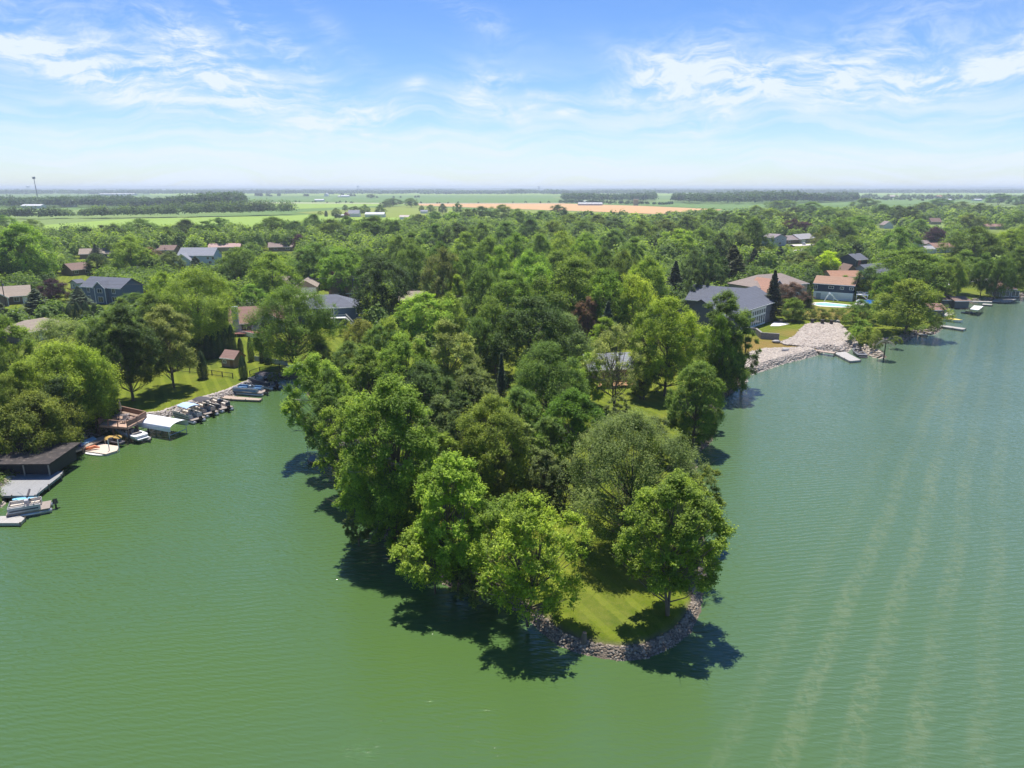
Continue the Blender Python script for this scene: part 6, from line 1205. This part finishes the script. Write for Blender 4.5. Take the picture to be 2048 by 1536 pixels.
# low growth under and between the individual trees
P = []; n = 9000; D = np.sqrt(rgn.uniform(110**2, 440**2, n)); uu = rgn.uniform(-60, 2110, n); X_ = (uu-1024)/F*D; Y_ = np.sqrt(np.maximum(D*D-X_*X_, 1)); k_ = sdf(X_, Y_) > 3; cell = set()
for x, y, d in zip(X_[k_], Y_[k_], D[k_]):
    uu_, vb_, zc_ = proj(x, y, 1); h = rgn.uniform(4.5, 9.5) if d > 170 else rgn.uniform(2, 5)
    _, vt, _ = proj(x, y, 1+h); c = (int(x/6.5), int(y/6.5))
    if c in cell or is_open(uu_, vb_) or blocked(uu_, vt, vb_, 4/zc_*F, d) or min((x-a)**2+(y-b_-4)**2 for a, b_ in HX) < 64: continue
    if d < 170 and (uu_ < 620 or uu_ > 1200): continue
    cell.add(c); P.append((x, y, .9, h))
P = np.array(P); woodmesh('undergrowth', 'shady low growth and young trees filling the gaps between the big trees', P[:, :3], P[:, 3], P[:, 3]*rgn.uniform(.9, 1.4, len(P)), 700, .62, (.145,.225,.036), 77)
def belt(lab, uv, depth, h0, h1, sp_, nq, ls, col, seed, wf=.9):
    rg_ = np.random.default_rng(seed); A = np.array([px(u, v, 1)[:2] for u, v in uv]); P = []
    for a, b_ in zip(A, A[1:]):
        ln = hypot(*(b_-a)); n = max(1, int(ln*depth/(sp_*sp_))); f = rg_.uniform(0, 1, (n, 1)); q = a+(b_-a)*f; dirn = q/np.linalg.norm(q, axis=1)[:, None]; q = q+dirn*rg_.uniform(0, depth, (n, 1)); P.append(q)
    P = np.concatenate(P); hs = rg_.uniform(h0, h1, len(P)); lf = .85+.3*np.sin(P[:, 0]*.013+seed)*np.sin(P[:, 0]*.0047+2*seed); hs = hs*lf
    woodmesh('far_wood', lab, np.column_stack([P, np.ones(len(P))]), hs, hs*wf*rg_.uniform(.8, 1.2, len(P)), nq, ls, col, seed)
DG = (.050,.095,.030); MG = (.105,.165,.042)
belt('dark wood at the far left behind the hedgerow trees', [(-40,416),(200,415),(330,417),(440,421),(486,416)], 320, 20, 31, 15, 110, 3.0, DG, 21)
belt('hedgerow of separate light trees along the far left field', [(-20,440),(110,438),(250,437),(300,436),(420,434),(500,432),(582,430)], 30, 17, 25, 11.5, 300, 1.7, MG, 22, 1.15)
belt('wood beyond the wheat field right of the centre', [(1126,403),(1200,404),(1310,403)], 500, 24, 31, 22, 60, 4.0, DG, 23)
belt('long wood on the far right behind the green field', [(1345,408),(1500,409),(1620,407),(1712,403)], 700, 26, 33, 22, 60, 4.0, DG, 24)
belt('low trees around the silver building and the wheat edge', [(1120,407),(1230,409),(1330,410),(1345,408)], 60, 8, 13, 14, 60, 2.4, DG, 25)
belt('scattered trees among the farm roofs at the far right', [(1700,401),(1850,402),(2060,400)], 900, 10, 20, 48, 50, 4.5, MG, 26)
belt('small tree clump standing alone in the far fields left of centre', [(512,393.5),(545,393.5)], 60, 14, 22, 22, 90, 4, DG, 27)
belt('second tree clump alone in the far fields left of centre', [(548,393.5),(560,393.5)], 50, 14, 22, 22, 90, 4, DG, 28)
belt('round tree clump alone in the far fields', [(609,394.5),(621,394.5)], 50, 16, 24, 22, 90, 4, DG, 29)
belt('thin line of small far trees in the fields', [(735,396),(780,396),(845,396)], 40, 8, 15, 34, 60, 4, DG, 30)
belt('tree row around the far white farm roofs', [(683,393.5),(712,393.5)], 60, 12, 20, 26, 70, 4, DG, 31)
belt('distant tree band along the horizon', [(-60,389),(400,388.5),(900,389),(1130,389)], 3500, 22, 31, 62, 26, 10, DG, 32, 1.7)
belt('distant tree band along the horizon, right part', [(1090,389),(1500,387),(2110,386.5)], 3500, 22, 31, 62, 26, 10, DG, 33, 1.7)
belt('bushes along the country road through the far fields', [(500,404),(700,407),(1000,407),(1150,406.5)], 20, 4, 9, 24, 40, 2, DG, 34)

# low wooded ridge on the skyline
xs = np.linspace(-11500, 11500, 700); rgh = np.random.default_rng(8); base = np.interp(xs, np.linspace(-11500, 11500, 46), rgh.uniform(30, 46, 46))+np.interp(xs, np.linspace(-11500, 11500, 350), rgh.uniform(-3, 4, 350))+np.interp(xs, [-11500, 0, 6000, 11500], [0, 0, 5, 8])
V = []; yy = 12200+400*np.sin(xs*.0006)
for k_, (dy, f) in enumerate(((-900, -.05), (-450, .6), (0, 1.0), (500, .6), (1100, -.05))): V.append(np.stack([xs, yy+dy, base*f], -1))
V = np.concatenate(V); n_ = len(xs); Fq = np.array([(k_*n_+i, k_*n_+i+1, (k_+1)*n_+i+1, (k_+1)*n_+i) for k_ in range(4) for i in range(n_-1)])
tag(link('hills', idx_mesh('hills', V, Fq, mat('far_forest', (.05,.085,.03), .95, .4, .004), smooth=True)), kind='structure')

# ---- wording of every tree that has none yet, from its look and the nearest named thing
from collections import defaultdict
SIZE = lambda t: 'tall' if t['h'] >= 17 else 'small' if t['h'] < 10.5 else 'medium'
LMK2 = [(a if a.startswith('the ') else a, x, y) for a, x, y, o in LMK if a != 'the farm']+[('the wheat field', *px(1150, 424, 1)[:2]), ('the open field at left', *px(420, 452, 1)[:2]), ('the cove head', *px(600, 750, 1)[:2]), ('the lone dark oak', *px(1116, 445, 1)[:2]), ('the street bend', *px(1530, 520, 1)[:2]), ('the dense centre woods', *px(1060, 540, 1)[:2]), ('the dark woods at centre back', *px(960, 470, 1)[:2]), ('the right horizon farms', *px(1900, 425, 1)[:2])]
gr = defaultdict(list)
for t_ in TREES:
    if t_['lab']: continue
    L_ = min(LMK2, key=lambda l: (l[1]-t_['x'])**2+(l[2]-t_['y'])**2); lu = proj(L_[1], L_[2], 1)[0]; tu = proj(t_['x'], t_['y'], 1)[0]; du = tu-lu; dD = t_['y']-L_[2]
    rel = ('left of' if du < 0 else 'right of') if abs(du) > 30 else ('behind' if dD > 0 else 'in front of')
    wd = {'spruce':'blue-green spruce','pine':'dark conifer','thuja':'dark column evergreen','bush':'green bush','brown':'half-bare brownish tree','willow':'drooping willow-like tree','yellow':'yellow tree','purple':'purple tree'}.get(t_['kind'], KIND[t_['kind']][1].replace(' broadleaf', '')+' tree')
    gr[(SIZE(t_)+' '+wd, rel+' '+L_[0])].append((tu, t_))
ORD = ['', 'second', 'third', 'fourth', 'fifth', 'sixth', 'seventh', 'eighth', 'ninth', 'tenth', 'eleventh', 'twelfth']
for (a, b_), l in gr.items():
    l.sort(key=lambda q: q[0]); n = len(l)
    for i, (_, t_) in enumerate(l):
        s = f'{a} {b_}'
        if n > 1: s += ', leftmost' if i == 0 else ', rightmost' if i == n-1 else ', '+ORD[min(i, 11)]+' from left'
        t_['o']['label'] = s; t_['lab'] = s
for t_ in TREES:
    if 'group' not in t_['o']: t_['o']['group'] = 'bushes' if t_['kind'] == 'bush' else 'columnar evergreens' if t_['kind'] == 'thuja' else 'conifers' if t_['kind'] in ('spruce', 'pine') else 'broadleaf trees round the lake'

# ---------------------------------------------------------------- summer haze
hm = bpy.data.materials.new('haze_air'); hm.use_nodes = True; t = hm.node_tree; t.nodes.clear()
pv = N(t, 'ShaderNodeVolumePrincipled'); pv.inputs['Color'].default_value = (.80, .90, 1.0, 1); pv.inputs['Density'].default_value = 1.45e-4; pv.inputs['Anisotropy'].default_value = .25
L(t, pv.outputs[0], N(t, 'ShaderNodeOutputMaterial').inputs['Volume'])
hz_ = MB().box(0, 8000, -4, 27600, 16500, 66).build('haze', hm); tag(hz_, 'thin blue summer haze over the far fields', 'haze', kind='stuff')
